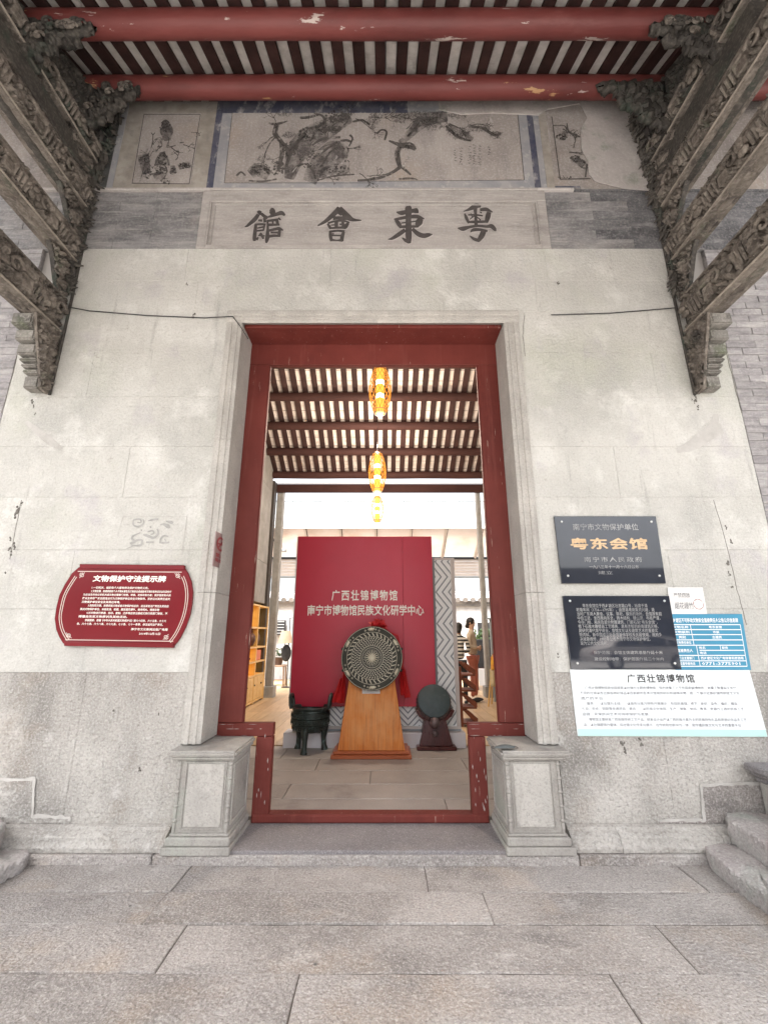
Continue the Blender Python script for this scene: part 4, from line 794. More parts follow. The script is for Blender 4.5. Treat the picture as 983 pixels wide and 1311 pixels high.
# ================================================================== CARVED TRUSSES
XI = 2.78
def truss(sx, label):
    t = thing('carved_truss', label, 'roof truss', (sx * 2.9, -.6, 3.38), 'carved roof trusses either side of the doorway')
    X = lambda a: sx * a
    S = lambda a, b_: tuple(sorted((sx * a, sx * b_)))
    rnd = random.Random(5 if sx < 0 else 9)
    def chord(y0, y1, z0, z1, x0=XI, x1=3.0, m='carved_wood', name='beam'):
        MB().box(*S(x0, x1), y0, y1, z0, z1).build(name, m, t, bevel=.008)
    def carve(y0, y1, z0, z1, seed, x=XI, amp=.028, cell=.011, m='carved_wood', mask=None, name='carved_panel'):
        b = MB(); relief(b, y0, y1, z0, z1, X(x), -sx, cell, amp, seed, mask); b.build(name, m, t, smooth=True)
    # three tiers: carved beam, edge mould, blocks and scrolls standing on it
    tiers = [(3.98, 4.34, -2.6, 1), (4.74, 5.03, -2.3, 2), (5.36, 5.66, -1.9, 3), (5.94, 6.20, -1.25, 4)]
    for z0, z1, ye, k in tiers:
        MB().box(*S(XI - .010, XI + .155), ye, -.012, z0, z0 + .036).build('beam', 'carved_wood', t, bevel=.008)
        MB().box(*S(XI - .022, XI - .002), ye, -.02, z0 + .008, z0 + .022).build('edge_mould', 'carved_edge', t, bevel=.004)
        MB().box(*S(XI + .03, XI + .14), ye, -.014, z0 + .037, z1 - .03).build('beam_web', 'carved_wood_dark', t)
        MB().box(*S(XI - .004, XI + .15), ye, -.013, z1 - .022, z1).build('top_rail', 'carved_wood', t, bevel=.005)
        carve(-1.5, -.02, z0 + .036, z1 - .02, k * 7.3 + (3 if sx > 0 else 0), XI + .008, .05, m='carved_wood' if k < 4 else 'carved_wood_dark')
        carve(ye, -1.5, z0 + .036, z1 - .02, k * 5.1, XI + .008, .045, cell=.03)
        b = MB(); relief(b, -1.5, -.02, 0, .15, 0, 1, .040, .011, k * 3.3)          # carving on the soffit of the beam
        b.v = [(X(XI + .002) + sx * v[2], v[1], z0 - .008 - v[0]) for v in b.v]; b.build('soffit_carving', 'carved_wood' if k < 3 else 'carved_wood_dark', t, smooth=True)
        y = -.10; j = 0
        while y > max(ye, -1.5):                                  # blocks, curled brackets and bosses
            kind = (j + k + (sx > 0)) % 4; h = z1 - z0 - .1; zc = z0 + .06 + h / 2
            if kind == 0:
                MB().box(*S(XI - .035, XI + .05), y - .055, y + .045, z0 + .065, z0 + .065 + h * .5).build('bracket_block', 'carved_wood', t, bevel=.01)
                MB().box(*S(XI - .05, XI + .05), y - .075, y + .065, z0 + .065 + h * .52, z0 + .065 + h * .8).build('bracket_block', 'carved_wood', t, bevel=.012)
            elif kind == 1:
                b = MB(); pts = [(X(XI - .03), y + .07 * math.cos(a) * (1 - a / 9), zc + .07 * math.sin(a) * (1 - a / 9)) for a in [i * .45 for i in range(17)]]
                b.tube(pts, [.020 - .0008 * i for i in range(17)], 7); b.build('scroll', 'carved_wood', t, smooth=True)
            elif kind == 2:
                b = MB()
                for q in range(5): a = q * 1.257 + rnd.random(); b.ball((X(XI - .025), y + .045 * math.cos(a), zc + .05 * math.sin(a)), .036, 7, (.6, 1, 1))
                b.ball((X(XI - .045), y, zc), .026, 7); b.build('flower_boss', 'carved_wood', t, smooth=True)
            else:
                b = MB()
                for q in range(4):
                    yy = y + .07 - q * .042; b.tube([(X(XI - .0), yy, zc - h * .4), (X(XI - .04), yy - .015, zc), (X(XI - .012), yy - .05, zc + h * .42)], [.012, .018, .006], 6)
                b.build('leaf_carving', 'carved_wood', t, smooth=True)
            y -= rnd.uniform(.10, .145); j += 1
    chord(-1.25, -.012, 5.70, 5.90, XI + .01, XI + .15, 'carved_wood_dark', 'tie_beam')
    MB().prism([(X(XI + .06), -.012, 6.21), (X(XI + .06), -1.3, 6.21), (X(XI + .06), -1.3, 6.20), (X(XI + .06), -.012, 6.85)], (sx * .12, 0, 0)).build('gable_fill', 'carved_wood_dark', t)
    carve(-1.0, -.03, 6.21, 6.75, 2.7 + sx, XI + .04, .04, .016, 'carved_wood_dark', lambda y, z: z < zf(y) - .1, 'gable_carving')
    # short carved brackets between tiers, against the wall
    for za, zb, d in ((4.35, 4.73, .30), (5.04, 5.35, .34), (5.67, 5.93, .45)):
        MB().prism([(X(XI + .03), -.01, za), (X(XI + .03), -.01, zb), (X(XI + .03), -d, zb), (X(XI + .03), -d * .75, zb - .1), (X(XI + .03), -d * .3, za)], (sx * .05, 0, 0)).build('wall_bracket', 'carved_wood_dark', t, bevel=.006)
        carve(-d, -.015, za, zb, za * 3, XI + .018, .035, .012, 'carved_wood', lambda y, z, za=za, zb=zb, d=d: -y < d * (.35 + .65 * (z - za) / (zb - za)), 'bracket_carving')
    # stepped stone corbel under the lowest beam
    steps = [(3.385, 3.50, .105, .0), (3.512, 3.545, .135, .01), (3.557, 3.588, .155, .01), (3.60, 3.63, .175, .01), (3.645, 3.74, .205, 0), (3.755, 3.85, .245, .0), (3.862, 3.972, .30, 0)]
    for i, (a, b_, d, _) in enumerate(steps):
        MB().box(*S(2.80 - (i > 3) * .0, 2.925 + .008 * i), -d, -.005, a, b_).build('corbel_step', 'corbel_stone', t, bevel=.012, seg=2)
    MB().prism([(X(2.775), -.004, 3.38), (X(2.775), -.09, 3.39), (X(2.775), -.16, 3.6), (X(2.775), -.24, 3.8), (X(2.775), -.30, 3.972), (X(2.775), -.004, 3.972)], (sx * .024, 0, 0)).build('corbel_cheek', 'carved_wood', t)
    carve(-.31, -.006, 3.39, 3.975, 4.4 + sx, XI - .012, .03, .010, 'carved_wood', lambda y, z: -y < .10 + .19 * (z - 3.39) / .58, 'corbel_carving')
    b = MB(); b.tube([(X(2.755), -.015, 3.37), (X(2.752), -.012, 3.7), (X(2.748), -.012, 4.3), (X(2.75), -.012, 5.6)], .012, 6); b.build('edge_bead', 'carved_wood_dark', t)
    # openwork braces reaching inwards under the purlins
    for yb, zt, L, H in ((-.25, 6.565, .58 if sx > 0 else .50, .62 if sx > 0 else .50), (-.894, 6.235, .50, .36)):
        b = MB(); nx = 26; nz_ = 20; vs = []; ok = {}
        for j in range(nz_ + 1):
            for i in range(nx + 1):
                u, v = i / nx, j / nz_
                p = Vector((u * 5, v * 5, yb * 7 + sx)); d = noise.voronoi(p + noise.noise_vector(p) * .8)[0]
                vs.append((X(XI - u * L), yb - .05 - .035 * (1 - d[0] * 1.3) - .02 * math.sin(d[0] * 17), zt - v * H)); ok[i, j] = u < (1 - v) ** .75 * (1 + .12 * math.sin(v * 19)) and not (.33 < d[1] - d[0] < .0)
        b.add(vs, [(j * (nx + 1) + i, j * (nx + 1) + i + 1, (j + 1) * (nx + 1) + i + 1, (j + 1) * (nx + 1) + i) for j in range(nz_) for i in range(nx) if ok[i + 1, j + 1] or ok[i, j]])
        o = b.build('purlin_brace', 'carved_wood_dark', t, smooth=True); m_ = o.modifiers.new('thickness', 'SOLIDIFY'); m_.thickness = .06; m_.offset = 1
        for q in range(12):
            b = MB(); u = rnd.random() * .85; v = rnd.random() * (1 - u) * .9; c = (X(XI - u * L), yb - .10, zt - v * H - .02)
            b.tube([(c[0] + .045 * math.cos(a) * (1 - a / 8), c[1], c[2] + .045 * math.sin(a) * (1 - a / 8)) for a in [i * .6 for i in range(11)]], .012, 6)
            b.build('brace_scroll', 'carved_wood_dark' if q % 2 else 'carved_wood', t, smooth=True)
    for yb, zc in ((-.25, 6.42), (-.894, 6.1)):                    # posts from the top tier up to the purlins
        MB().box(*S(XI - .03, XI + .17), yb - .09, yb + .09, zc - .22, zc + .16).build('purlin_seat', 'carved_wood_dark', t, bevel=.012)
    # carved foliage against the wall, inside of the truss
    b = MB()
    for q in range(200):
        z = rnd.uniform(4.4, 6.6); w = max(0, z - 4.9) * .075 + .02; x_ = X(XI - rnd.uniform(0, w)); a_ = rnd.uniform(0, 6.28); r_ = rnd.uniform(.018, .045)
        b.tube([(x_, -.02, z), (x_ + r_ * math.cos(a_), -.045 - r_ * .4, z + r_ * math.sin(a_)), (x_ + 2 * r_ * math.cos(a_ + .5), -.03, z + 2 * r_ * math.sin(a_ + .5))], [r_ * .55, r_ * .45, r_ * .12], 5)
    tag(b.build('wall_carving', 'carved_wood_dark', t, smooth=True), kind='stuff')
    return t
truss(-1, 'dusty carved timber truss with scrolls and stepped corbel on the left of the porch')
truss(1, 'dusty carved timber truss with scrolls and stepped corbel on the right of the porch')

# cables
def cable(name, label, pts, r=.0045):
    q = []
    for a, b_ in zip(pts, pts[1:]):
        for i in range(6): q.append(Vector(a) * (1 - i / 6) + Vector(b_) * (i / 6))
    q.append(Vector(pts[-1])); o = MB().tube(q, r, 6).build(name, 'cable', None, smooth=True); tag(o, label, 'cable'); return o
cable('cable', 'thin black cable running from the left truss to the doorway corner', [aY(88, 393, -.03), aY(115, 398, -.02), aY(190, 404, -.018), aY(262, 407, -.018), aY(298, 405, -.04), aY(308, 418, -.04), aY(318, 434, .04)])
cable('cable', 'thin black cable running from above the doorway to the right truss', [aY(705, 403, -.015), aY(712, 403, -.018), aY(780, 401, -.018), aY(830, 397, -.018), aY(866, 394, -.03)])

# ================================================================== SIGNS ON THE WALL
def board(name, label, cat, q, y, th, m, bev=.002):
    t = thing(name, label, cat, tuple((Vector(q[3]) + Vector(q[2])) / 2)); P = [Vector((c[0], y, c[2])) for c in q]
    MB().prism(P, (0, th, 0)).build('board', m, t, bevel=bev); return t, quadfn(q, y - .0012)
def screws(t, fn, pts, r=.011):
    for u, v in pts:
        p = fn(u, v); MB().lathe([(r, 0), (r, -.003), (r * .6, -.007)], 10, tuple(p), 'Y').build('screw', 'screw', t)
# upper black plaque
q = [aY(709, 661, -.02), aY(839, 661, -.02), aY(852, 747, -.02), aY(719, 747, -.02)]
t, fn = board('black_plaque', 'polished dark stone plaque with four large gold characters, upper of the two on the right', 'plaque', q, -.022, .02, 'plaque_black')
screws(t, fn, [(.065, .085), (.945, .085), (.065, .89), (.945, .89)], .009)
text_on('南宁市文物保护单位', fn, .17, .81, .115, .215, 'engraving_pale', t)
text_on('粤东会馆', fn, .13, .87, .335, .50, 'engraving_gold', t, bold=.028, space=1.12)
text_on('南宁市人民政府', fn, .24, .80, .615, .69, 'engraving_pale', t, space=1.3)
text_on('一九八三年十一月十六日公布', fn, .28, .76, .735, .785, 'engraving_pale', t)
text_on('建立', fn, .36, .50, .82, .87, 'engraving_pale', t)
# lower black plaque
q = [aY(720, 763, -.02), aY(856, 763, -.02), aY(872, 857, -.02), aY(731, 857, -.02)]
t, fn = board('black_plaque', 'polished dark stone plaque densely engraved with small text, lower of the two on the right', 'plaque', q, -.022, .02, 'plaque_black')
screws(t, fn, [(.06, .07), (.945, .07), (.06, .92), (.945, .92)], .009)
L = ['　　粤东会馆位于西乡塘区壮志路22号，始建于清', '乾隆年间（1736—1795年），由旅邕粤商集资兴建，是', '当时广东商人聚会、议事、祭祀、娱乐的场所。会馆原有前',
     '中后三进，坐西南向东北，砖木结构，硬山顶，布局严谨。', '今存门楼、厢房及部分附属建筑，门额石刻“粤东会馆”，', '檐下石雕木雕壁画工艺精美，具有浓郁的岭南建筑风格，', '是研究清代南宁商业、会馆文化以及建筑艺术的重要实',
     '物资料。新中国成立后会馆曾作学校及民居使用，政府多', '次拨款维修。1983年公布为南宁市文物保护单位。', '现为公共文化场所。']
text_on('\n'.join(L), fn, .11, .90, .11, .68, 'engraving_pale', t, lines=1.0)
text_on('保护范围：会馆主体建筑墙基外延十米', fn, .22, .85, .755, .80, 'engraving_pale', t)
text_on('建设控制地带：保护范围外延二十米内', fn, .22, .85, .84, .885, 'engraving_pale', t)
# white paper notice
q = [aY(854, 752, -.012), aY(899, 752, -.012), aY(905, 787, -.012), aY(858, 787, -.012)]
t, fn = board('paper_notice', 'small white paper notice with two lines above the blue board', 'notice', q, -.012, .004, 'paper_white', .0005)
text_on('严禁燃放', fn, .14, .60, .20, .38, 'grey_print', t, bold=-.005); text_on('烟花爆竹', fn, .14, .66, .55, .80, 'grey_print', t, bold=-.005)
b = MB(); c = fn(.80, .62)
for a in range(24):
    a0, a1 = a * math.tau / 24, (a + 1) * math.tau / 24
    b.add([c + Vector((r * math.cos(x), 0, r * math.sin(x))) for r, x in ((.040, a0), (.040, a1), (.033, a1), (.033, a0))], [(0, 1, 2, 3)])
b.build('stamp', 'stamp_red', t)
# blue board
q = [aY(852, 786, -.028), aY(951, 786, -.028), aY(963, 858, -.028), aY(866, 858, -.028)]
t, fn = board('blue_notice_board', 'bright blue notice board with a white ruled table and lettering', 'notice board', q, -.016, .012, 'blue_board')
text_on('西乡塘区不可移动文物安全直接责任人公告公示信息牌', fn, .05, .93, .075, .155, 'white_print', t, bold=.02)
b = MB(); rowv = [.195, .285, .375, .47, .565, .655, .745, .84, .935]
def ln(u0, v0, u1, v1, w=.008):
    if abs(u1 - u0) > abs(v1 - v0): P = [fn(u0, v0 - w), fn(u1, v1 - w), fn(u1, v1 + w), fn(u0, v0 + w)]
    else: P = [fn(u0 - w * .7, v0), fn(u0 + w * .7, v0), fn(u1 + w * .7, v1), fn(u1 - w * .7, v1)]
    b.add(P, [(0, 1, 2, 3)])
for i, v in enumerate(rowv): ln(.03 if i != 5 else .36, v, .95, v)
for u in (.03, .95): ln(u, .195, u, .935, .006)
ln(.30, .195, .30, .565, .006); ln(.33, .565, .33, .745, .006); ln(.33, .745, .33, .935, .006); ln(.64, .565, .64, .655, .005)
b.v = [(v[0], v[1] - .0003, v[2]) for v in b.v]; b.build('table_rules', 'white_print', t)
for i, (l, r_) in enumerate((('文物名称', '粤东会馆'), ('文物级别', '市级'), ('类别', '古建筑'), ('文物责任单位', ''), ('直接责任人', ''), ('', '电话'), ('行业主管部门', '西乡塘区文化广电体育和旅游局'), ('监督举报电话', '0771-3775901'))):
    v0, v1 = rowv[i] + .022, rowv[i + 1] - .022
    if i == 4: text_on('直接责任人', fn, .07, .27, .63, .69, 'white_print', t, bold=.015); text_on('姓名', fn, .36, .44, v0, v1, 'white_print', t, bold=.015); text_on('职务', fn, .66, .74, v0, v1, 'white_print', t, bold=.015); continue
    if l: text_on(l, fn, .07 if len(l) > 3 else .12, .27 if len(l) > 3 else .21, v0, v1, 'white_print', t, bold=.015)
    if r_: w = min(.56, len(r_) * .042); c = .62; u0 = .36 if i > 4 else c - w / 2; text_on(r_, fn, u0, u0 + w, v0, v1, 'white_print', t, bold=.015)
# white board
q = [aY(730, 857, -.02), aY(960, 857, -.02), aY(984, 944, -.02), aY(740, 943, -.02)]
t, fn = board('white_notice_board', 'large white information board lowest on the right wall with a handwritten style title', 'notice board', q, -.010, .009, 'white_board')
text_on('广西壮锦博物馆', fn, .31, .68, .075, .205, 'black_print', t, bold=.014, space=1.2)
WB = ['　　广西壮锦博物馆是全国首家以壮锦为主题的博物馆，馆内收集了上千件国家级博物的，收藏了数量众多年代',
      '不同的壮锦以及壮族各种织锦品以及新颖的各类可使用的纺织机械等实物，是一个展示壮族织锦传统技艺文化',
      '遗产的平台。',
      '　　服务——以壮锦为主线——以服务壮族为特色开展展示，包括民族锦、绣艺、纺织、染色、编织、蜡染，',
      '扎染、剪纸、铜鼓等非遗项目；展览——以民族文化体验、生产、销售、休闲、教育、旅游为上游的民族工艺',
      '品链，实现民间艺术可持续保护与发展。',
      '　　博物馆主要研发广西各族传统工艺产品，研发设计出产以广西民族元素为主的民族特色礼品和旅游纪念品手工艺',
      '品，以壮锦服饰为载体，将壮锦文化传承与展示，在传统和创新中为一体，是传播民族文化与艺术的重要平台。']
ws = [.86, .87, .13, .85, .87, .36, .87, .84]
for i, (l, w) in enumerate(zip(WB, ws)):
    v = .26 + i * .0785; u0 = .075 if l[0] == '　' and False else (.04 + .03 * (l[0] == '　'))
    text_on(l.strip('　'), fn, u0, u0 + w - .03 * (l[0] == '　'), v, v + .047, 'grey_print', t)
b = MB()
b.add([fn(.003, .895), fn(.997, .895), fn(.997, .995), fn(.003, .995)], [(0, 1, 2, 3)]); b.build('mint_band', 'mint_print', t)
# red plaque on the left, barrel shaped
def pl(y): return lambda x, y_: aY(x, y_, y)
t = thing('red_plaque', 'glossy dark red plaque with curved ends and gold lettering on the left wall', 'plaque', tuple(aY(150, 828, -.02)))
Q = lambda pts, y: [aY(x, y_, y) for x, y_ in pts]
side_l = [(101, 726), (92, 734), (83, 748), (76, 762), (72, 778), (70, 792), (72, 806), (76, 816), (81, 824)]
side_r = [(223, 827), (231, 816), (238, 802), (243, 788), (246, 773), (247, 758), (245, 744), (241, 734), (236, 726)]
MB().prism(Q(side_l + side_r, -.022), (0, .02, 0)).build('board', 'plaque_red', t, bevel=.003)
MB().prism(Q([(102, 722), (236, 723.5), (236, 729.5), (102, 728)], -.032), (0, .03, 0)).build('top_bar', 'plaque_red', t, bevel=.003)
MB().prism(Q([(82, 821.5), (222, 823), (222, 829.5), (82, 827)], -.032), (0, .03, 0)).build('bottom_bar', 'plaque_red', t, bevel=.003)
b = MB(); fP = lambda x, y, o: aY(x, y, -.0232 - o)
inset = lambda pts, k: [(158 + (x - 158) * k, 776 + (y - 776) * (k - .01), .9) for x, y in pts]
stroke(b, inset(side_l[1:], .93), fP); stroke(b, inset(side_l[1:], .90), fP, 1e-4); stroke(b, inset(side_r[:-1], .93), fP); stroke(b, inset(side_r[:-1], .90), fP, 1e-4)
stroke(b, [(100, 731.5, 1), (233, 732.5, 1)], fP, 2e-4); stroke(b, [(84, 819, 1), (222, 821, 1)], fP, 2e-4)
for cx, cy, dx, dy in ((104, 735, 1, 1), (229, 736, -1, 1), (87, 815, 1, -1), (214, 817, -1, -1)):
    for k in range(3): stroke(b, [(cx - 2 * dx, cy + (5 - k * 2.2) * dy, .7), (cx + (5 - 2.2 * k) * dx, cy - 2 * dy, .7)], fP, 3e-4 + k * 1e-5)
    stroke(b, [(cx, cy, .8), (cx + 3 * dx, cy, .8), (cx + 3 * dx, cy + 3 * dy, .8), (cx, cy + 3 * dy, .8), (cx, cy, .8)], fP, 5e-4)
b.build('gold_line', 'plaque_line', t)
q = [aY(100, 730, -.023), aY(238, 731, -.023), aY(222, 822, -.023), aY(80, 820, -.023)]; fn = quadfn(q, -.0232)
text_on('文物保护守法提示牌', fn, .16, .83, .075, .165, 'lettering_pale', t, bold=.03)
RL = [(.08, .70, '1.一切机关、组织和个人都有依法保护文物的义务。'), (.08, .955, '2.文物犯罪、故意损毁和个人不得从事危及文物安全或者破坏文物的各种活动以及其他行'), (.0, .955, '为应当及时向公安机关或文物主管部门举报，举报、发现和有功者；保护国家和人民'),
      (.0, .955, '群众生命财产安全因违法行为文物保护单位安全文物破坏，将依法对其责任追究'), (.0, .42, '文物保护单位安全及其周边环境。'), (.08, .955, '3.刻划和污损、故意损毁文物或者文物保护标志的，应当承担法律责任及其他后'), (.0, .86, '果对文物保护单位，未经批准，吸烟、燃放烟花爆竹、使用明火、堆放杂物'),
      (.08, .955, '4.对文物进行修缮、拓印、复制、迁移等应依法报经文物行政部门审批，不'), (.0, .53, '得擅自改变文物原状及其他活动。'), (.08, .955, '依据国家，根据《中华人民共和国文物保护法》第六十四条、六十五条、六十六'), (.0, .93, '条、六十七条、六十八条、六十九条、七十条、七十一条等，依法追究法律责任。')]
for i, (u0, u1, l) in enumerate(RL):
    v = .235 + i * .0515; text_on(l, fn, .10 + u0 * .82, .10 + u1 * .84, v, v + .034, 'lettering_pale', t, bold=.012)
text_on('南宁市文化新闻出版广电局', fn, .60, .93, .815, .85, 'lettering_pale', t, bold=.012); text_on('2014年12月12日', fn, .68, .87, .875, .908, 'lettering_pale', t, bold=.012)
# faint scroll emblem traced on the stone above the red plaque
t = thing('stone_emblem', 'faint square panel of grey curling scroll marks traced on the stone above the red plaque', 'emblem', tuple(aY(200, 712, 0)))
b = MB(); E1 = lambda x, y, o: aY(150 + x * .1628, 655 + y * .1628, -.0035 - o)
for i, l in enumerate([[(50, 38, 4), (550, 40, 4)], [(50, 38, 3), (15, 150, 3), (5, 200, 3)], [(550, 40, 5), (525, 230, 5), (500, 390, 5)], [(40, 385, 3), (500, 387, 3)]]): stroke(b, l, E1, i * 2e-5)
b.build('panel_outline', 'mortar', t); b = MB()
for i, l in enumerate([[(130, 65, 12), (180, 60, 14), (190, 85, 12), (160, 85, 8)], [(130, 65, 8), (130, 105, 14), (170, 118, 16), (210, 90, 14), (205, 60, 8)], [(245, 72, 8), (290, 62, 16), (325, 58, 14)], [(340, 105, 10), (365, 100, 18), (400, 115, 34), (412, 130, 16)], [(385, 75, 10), (430, 85, 26), (425, 95, 10)],
     [(262, 115, 18), (268, 128, 10)], [(190, 140, 10), (195, 152, 8)], [(185, 165, 5), (130, 190, 14), (120, 215, 18), (150, 235, 14)], [(205, 180, 12), (240, 190, 22), (290, 205, 18), (325, 170, 16), (315, 135, 10)], [(240, 160, 8), (280, 150, 14), (290, 170, 12), (265, 180, 10)],
     [(100, 250, 14), (130, 240, 20), (160, 225, 16), (195, 225, 16), (190, 260, 16), (150, 268, 14), (110, 262, 8)], [(230, 240, 12), (290, 242, 14)], [(340, 250, 14), (345, 215, 16), (370, 190, 14), (405, 195, 10)], [(350, 245, 16), (390, 245, 14), (412, 240, 12)], [(375, 215, 10), (385, 235, 12)], [(75, 290, 4), (130, 270, 6)]]):
    stroke(b, l, E1, 2e-4 + i * 2e-5)
b.build('scroll_marks', 'faint_grey', t)
# no smoking plate on the left reveal
def rv(x, y):                                                    # a pixel to the splayed left reveal plane
    a, n = Vector((-1.172, 0, 0)), Vector((.298, .065, 0)).normalized(); r = ray(x, y); return CAM + r * ((a - CAM).dot(n) / r.dot(n)) + n * .004
t = thing('no_smoking_sign', 'narrow grey and red no smoking plate on the left door reveal', 'sign', tuple(rv(280, 727)))
qq = [rv(276, 680), rv(289, 686), rv(285, 729), rv(271.5, 724)]
MB().prism(qq, (-.004, -.001, 0)).build('plate', 'sign_plate', t)
fn = lambda u, v: (qq[0] * (1 - u) + qq[1] * u) * (1 - v) + (qq[3] * (1 - u) + qq[2] * u) * v + Vector((.003, 0, 0))
b = MB()
for a in range(20):
    a0, a1 = a * math.tau / 20, (a + 1) * math.tau / 20
    b.add([fn(.5 + r * math.cos(x), .32 + r * .55 * math.sin(x)) for r, x in ((.38, a0), (.38, a1), (.27, a1), (.27, a0))], [(0, 1, 2, 3)])
b.add([fn(.24, .44), fn(.72, .17), fn(.78, .21), fn(.30, .48)], [(0, 1, 2, 3)]); b.add([fn(.2, .30), fn(.8, .30), fn(.8, .345), fn(.2, .345)], [(0, 1, 2, 3)])
b.build('no_smoking_mark', 'sign_red', t)
text_on('禁止', fn, .15, .85, .60, .72, 'sign_red', t, bold=.02); text_on('吸烟', fn, .15, .85, .75, .86, 'sign_red', t, bold=.02)

# ================================================================== HALL: panel, drums, cauldron
t = thing('display_screen', 'large plain red display screen with white lettering behind the bronze drum', 'display screen', (-.16, 2.56, .07))
MB().box(-1.07, .349, 2.54, 2.60, .53, 2.685).build('panel', 'panel_red', t, bevel=.002)
MB().box(.351, .748, 2.54, 2.60, .53, 2.685).build('panel', 'panel_red', t, bevel=.002)
MB().box(-1.085, -1.0705, 2.545, 2.66, .53, 2.68).build('side_strip', 'panel_side', t)
fn = lambda u, v: Vector((u, 2.5385, v))
for body, (x0, y0), (x1, y1) in (('广西壮锦博物馆', (425, 755.5), (508.5, 769)), ('南宁市博物馆民族文化研学中心', (394, 774.5), (542.5, 788))):
    a, c = aY(x0, y0, 2.5385), aY(x1, y1, 2.5385)
    text_on(body, fn, a.x, c.x, a.z, c.z, 'lettering_pale', t, bold=.014, space=1.25 if len(body) < 8 else 1.0)
t = thing('zigzag_wall', 'white partition with grey zigzag pattern behind and beside the red screen', 'partition', (0, 2.68, .07))
MB().box(-1.02, 1.02, 2.63, 2.73, .26, 2.375).build('wall_face', 'zigzag_white', t)
for (a, b_, c, d) in ((.755, .785, .26, 2.40), (1.005, 1.055, .26, 2.40)): MB().box(a, b_, 2.615, 2.74, c, d).build('edge_frame', 'zigzag_grey' if a < 1 else 'white_frame', t, bevel=.003)
MB().box(.785, 1.005, 2.617, 2.74, 2.376, 2.40).build('top_frame', 'white_frame', t)
MB().box(-1.03, 1.055, 2.612, 2.74, .24, .262).build('bottom_rail', 'zigzag_grey', t)
MB().box(-1.03, 1.055, 2.602, 2.62, .262, .292).build('bottom_rail', 'white_frame', t)
def zigzag(u0, u1, w0, w1, per, amp, gap, th, vert):             # parallel zigzag bars clipped to a band; u along, w across
    b = MB()
    n0 = int((w0 - amp - w1) / gap) - 3
    for k in range(-2, int((w1 - w0 + amp) / gap) + 3):
        base = w0 - amp + k * gap; u = u0; up = True; i = 0
        while u < u1 - 1e-6:
            ue = min(u + per, u1)
            for q in range(8):
                ua, ub = u + (ue - u) * q / 8, u + (ue - u) * (q + 1) / 8
                f = lambda uu: base + amp * ((uu - u) / per if up else 1 - (uu - u) / per)
                pa, pb = f(ua), f(ub)
                lo_a, hi_a, lo_b, hi_b = [min(max(x, w0), w1) for x in (pa - th, pa + th, pb - th, pb + th)]
                if hi_a - lo_a > .001 or hi_b - lo_b > .001:
                    P = [(ua, lo_a), (ub, lo_b), (ub, hi_b), (ua, hi_a)]
                    b.add([(w, 2.6285, uu) if vert else (uu, 2.6285, w) for uu, w in P], [(0, 1, 2, 3)])
            u = ue; up = not up
    return b
o = zigzag(.30, 2.37, .787, 1.003, .205, .16, .085, .0115, True).build('zigzag_bars', 'zigzag_grey', t)
o = zigzag(-1.0, .75, .295, .53, .14, .14, .072, .0105, False).build('zigzag_bars', 'zigzag_grey', t)
pq = tag(MB().box(-1.12, 1.09, 2.50, 2.76, .071, .239).build('screen_plinth', 'white_plinth', None, bevel=.004), 'low white plinth running under the red screen and zigzag partition', 'plinth')
# bronze drum on its wooden stand
DC = aY(476, 842, 2.02); DR = .358
stn = thing('drum_stand', 'tall orange brown wooden stand tapering upward below the bronze drum', 'stand', (DC.x, 2.2, .07))
xs = [(-.415, .375), (-.415, .375)]
def tbox(x0, x1, y0, y1, z0, z1, tx, ty): # tapered box
    return MB().add([(x0, y0, z0), (x1, y0, z0), (x1, y1, z0), (x0, y1, z0), (x0 + tx, y0 + ty, z1), (x1 - tx, y0 + ty, z1), (x1 - tx, y1 - ty, z1), (x0 + tx, y1 - ty, z1)], [(0, 1, 5, 4), (1, 2, 6, 5), (2, 3, 7, 6), (3, 0, 4, 7), (0, 3, 2, 1), (4, 5, 6, 7)])
tbox(DC.x - .375, DC.x + .375, 2.06, 2.40, .145, .92, .115, .05).build('front_board', 'stand_wood', stn, bevel=.004)
MB().box(DC.x - .445, DC.x + .445, 2.00, 2.46, .071, .110).build('base', 'stand_trim', stn, bevel=.006)
MB().box(DC.x - .42, DC.x + .42, 2.025, 2.435, .1105, .1445).build('base_moulding', 'stand_trim', stn, bevel=.01)
MB().box(DC.x - .11, DC.x + .095, 2.075, 2.10, .735, .825).build('name_card', 'paper_white', stn, bevel=.001).rotation_euler = (0, 0, 0)
text_on('广西铜鼓', lambda u, v: Vector((DC.x + u, 2.0735, v)), -.085, .07, .805, .765, 'grey_print', stn)
dr = thing('bronze_drum', 'round bronze drum with pale star and ring patterns facing the doorway', 'drum', tuple(DC))
TI = Matrix.Translation(DC) @ Matrix.Rotation(R(-7), 4, 'X')
def dlocal(b): b.xf(TI); return b
pf = [(.0, 0), (DR - .012, 0), (DR, .008), (DR, .022), (DR - .02, .032), (DR - .03, .10), (DR - .09, .17), (DR - .09, .27), (DR - .03, .40), (.02, .40)]
b = MB(); b.lathe([(max(r, .002), y) for r, y in pf], 56, axis='Y'); dlocal(b).build('drum_body', 'bronze_dark', dr, smooth=True)
def rings(rs, w=.0028, h=.003):
    b = MB()
    for r in rs: b.lathe([(r - w, 0), (r - w * .6, -h), (r + w * .6, -h), (r + w, 0)], 64, axis='Y', cap=False)
    return b
dlocal(rings([.112, .134, .238, .290, .349], .0022)).build('face_rings', 'bronze_relief', dr, smooth=True)
b = MB(); b.lathe([(.030, 0), (.026, -.006), (.002, -.010)], 20, axis='Y')
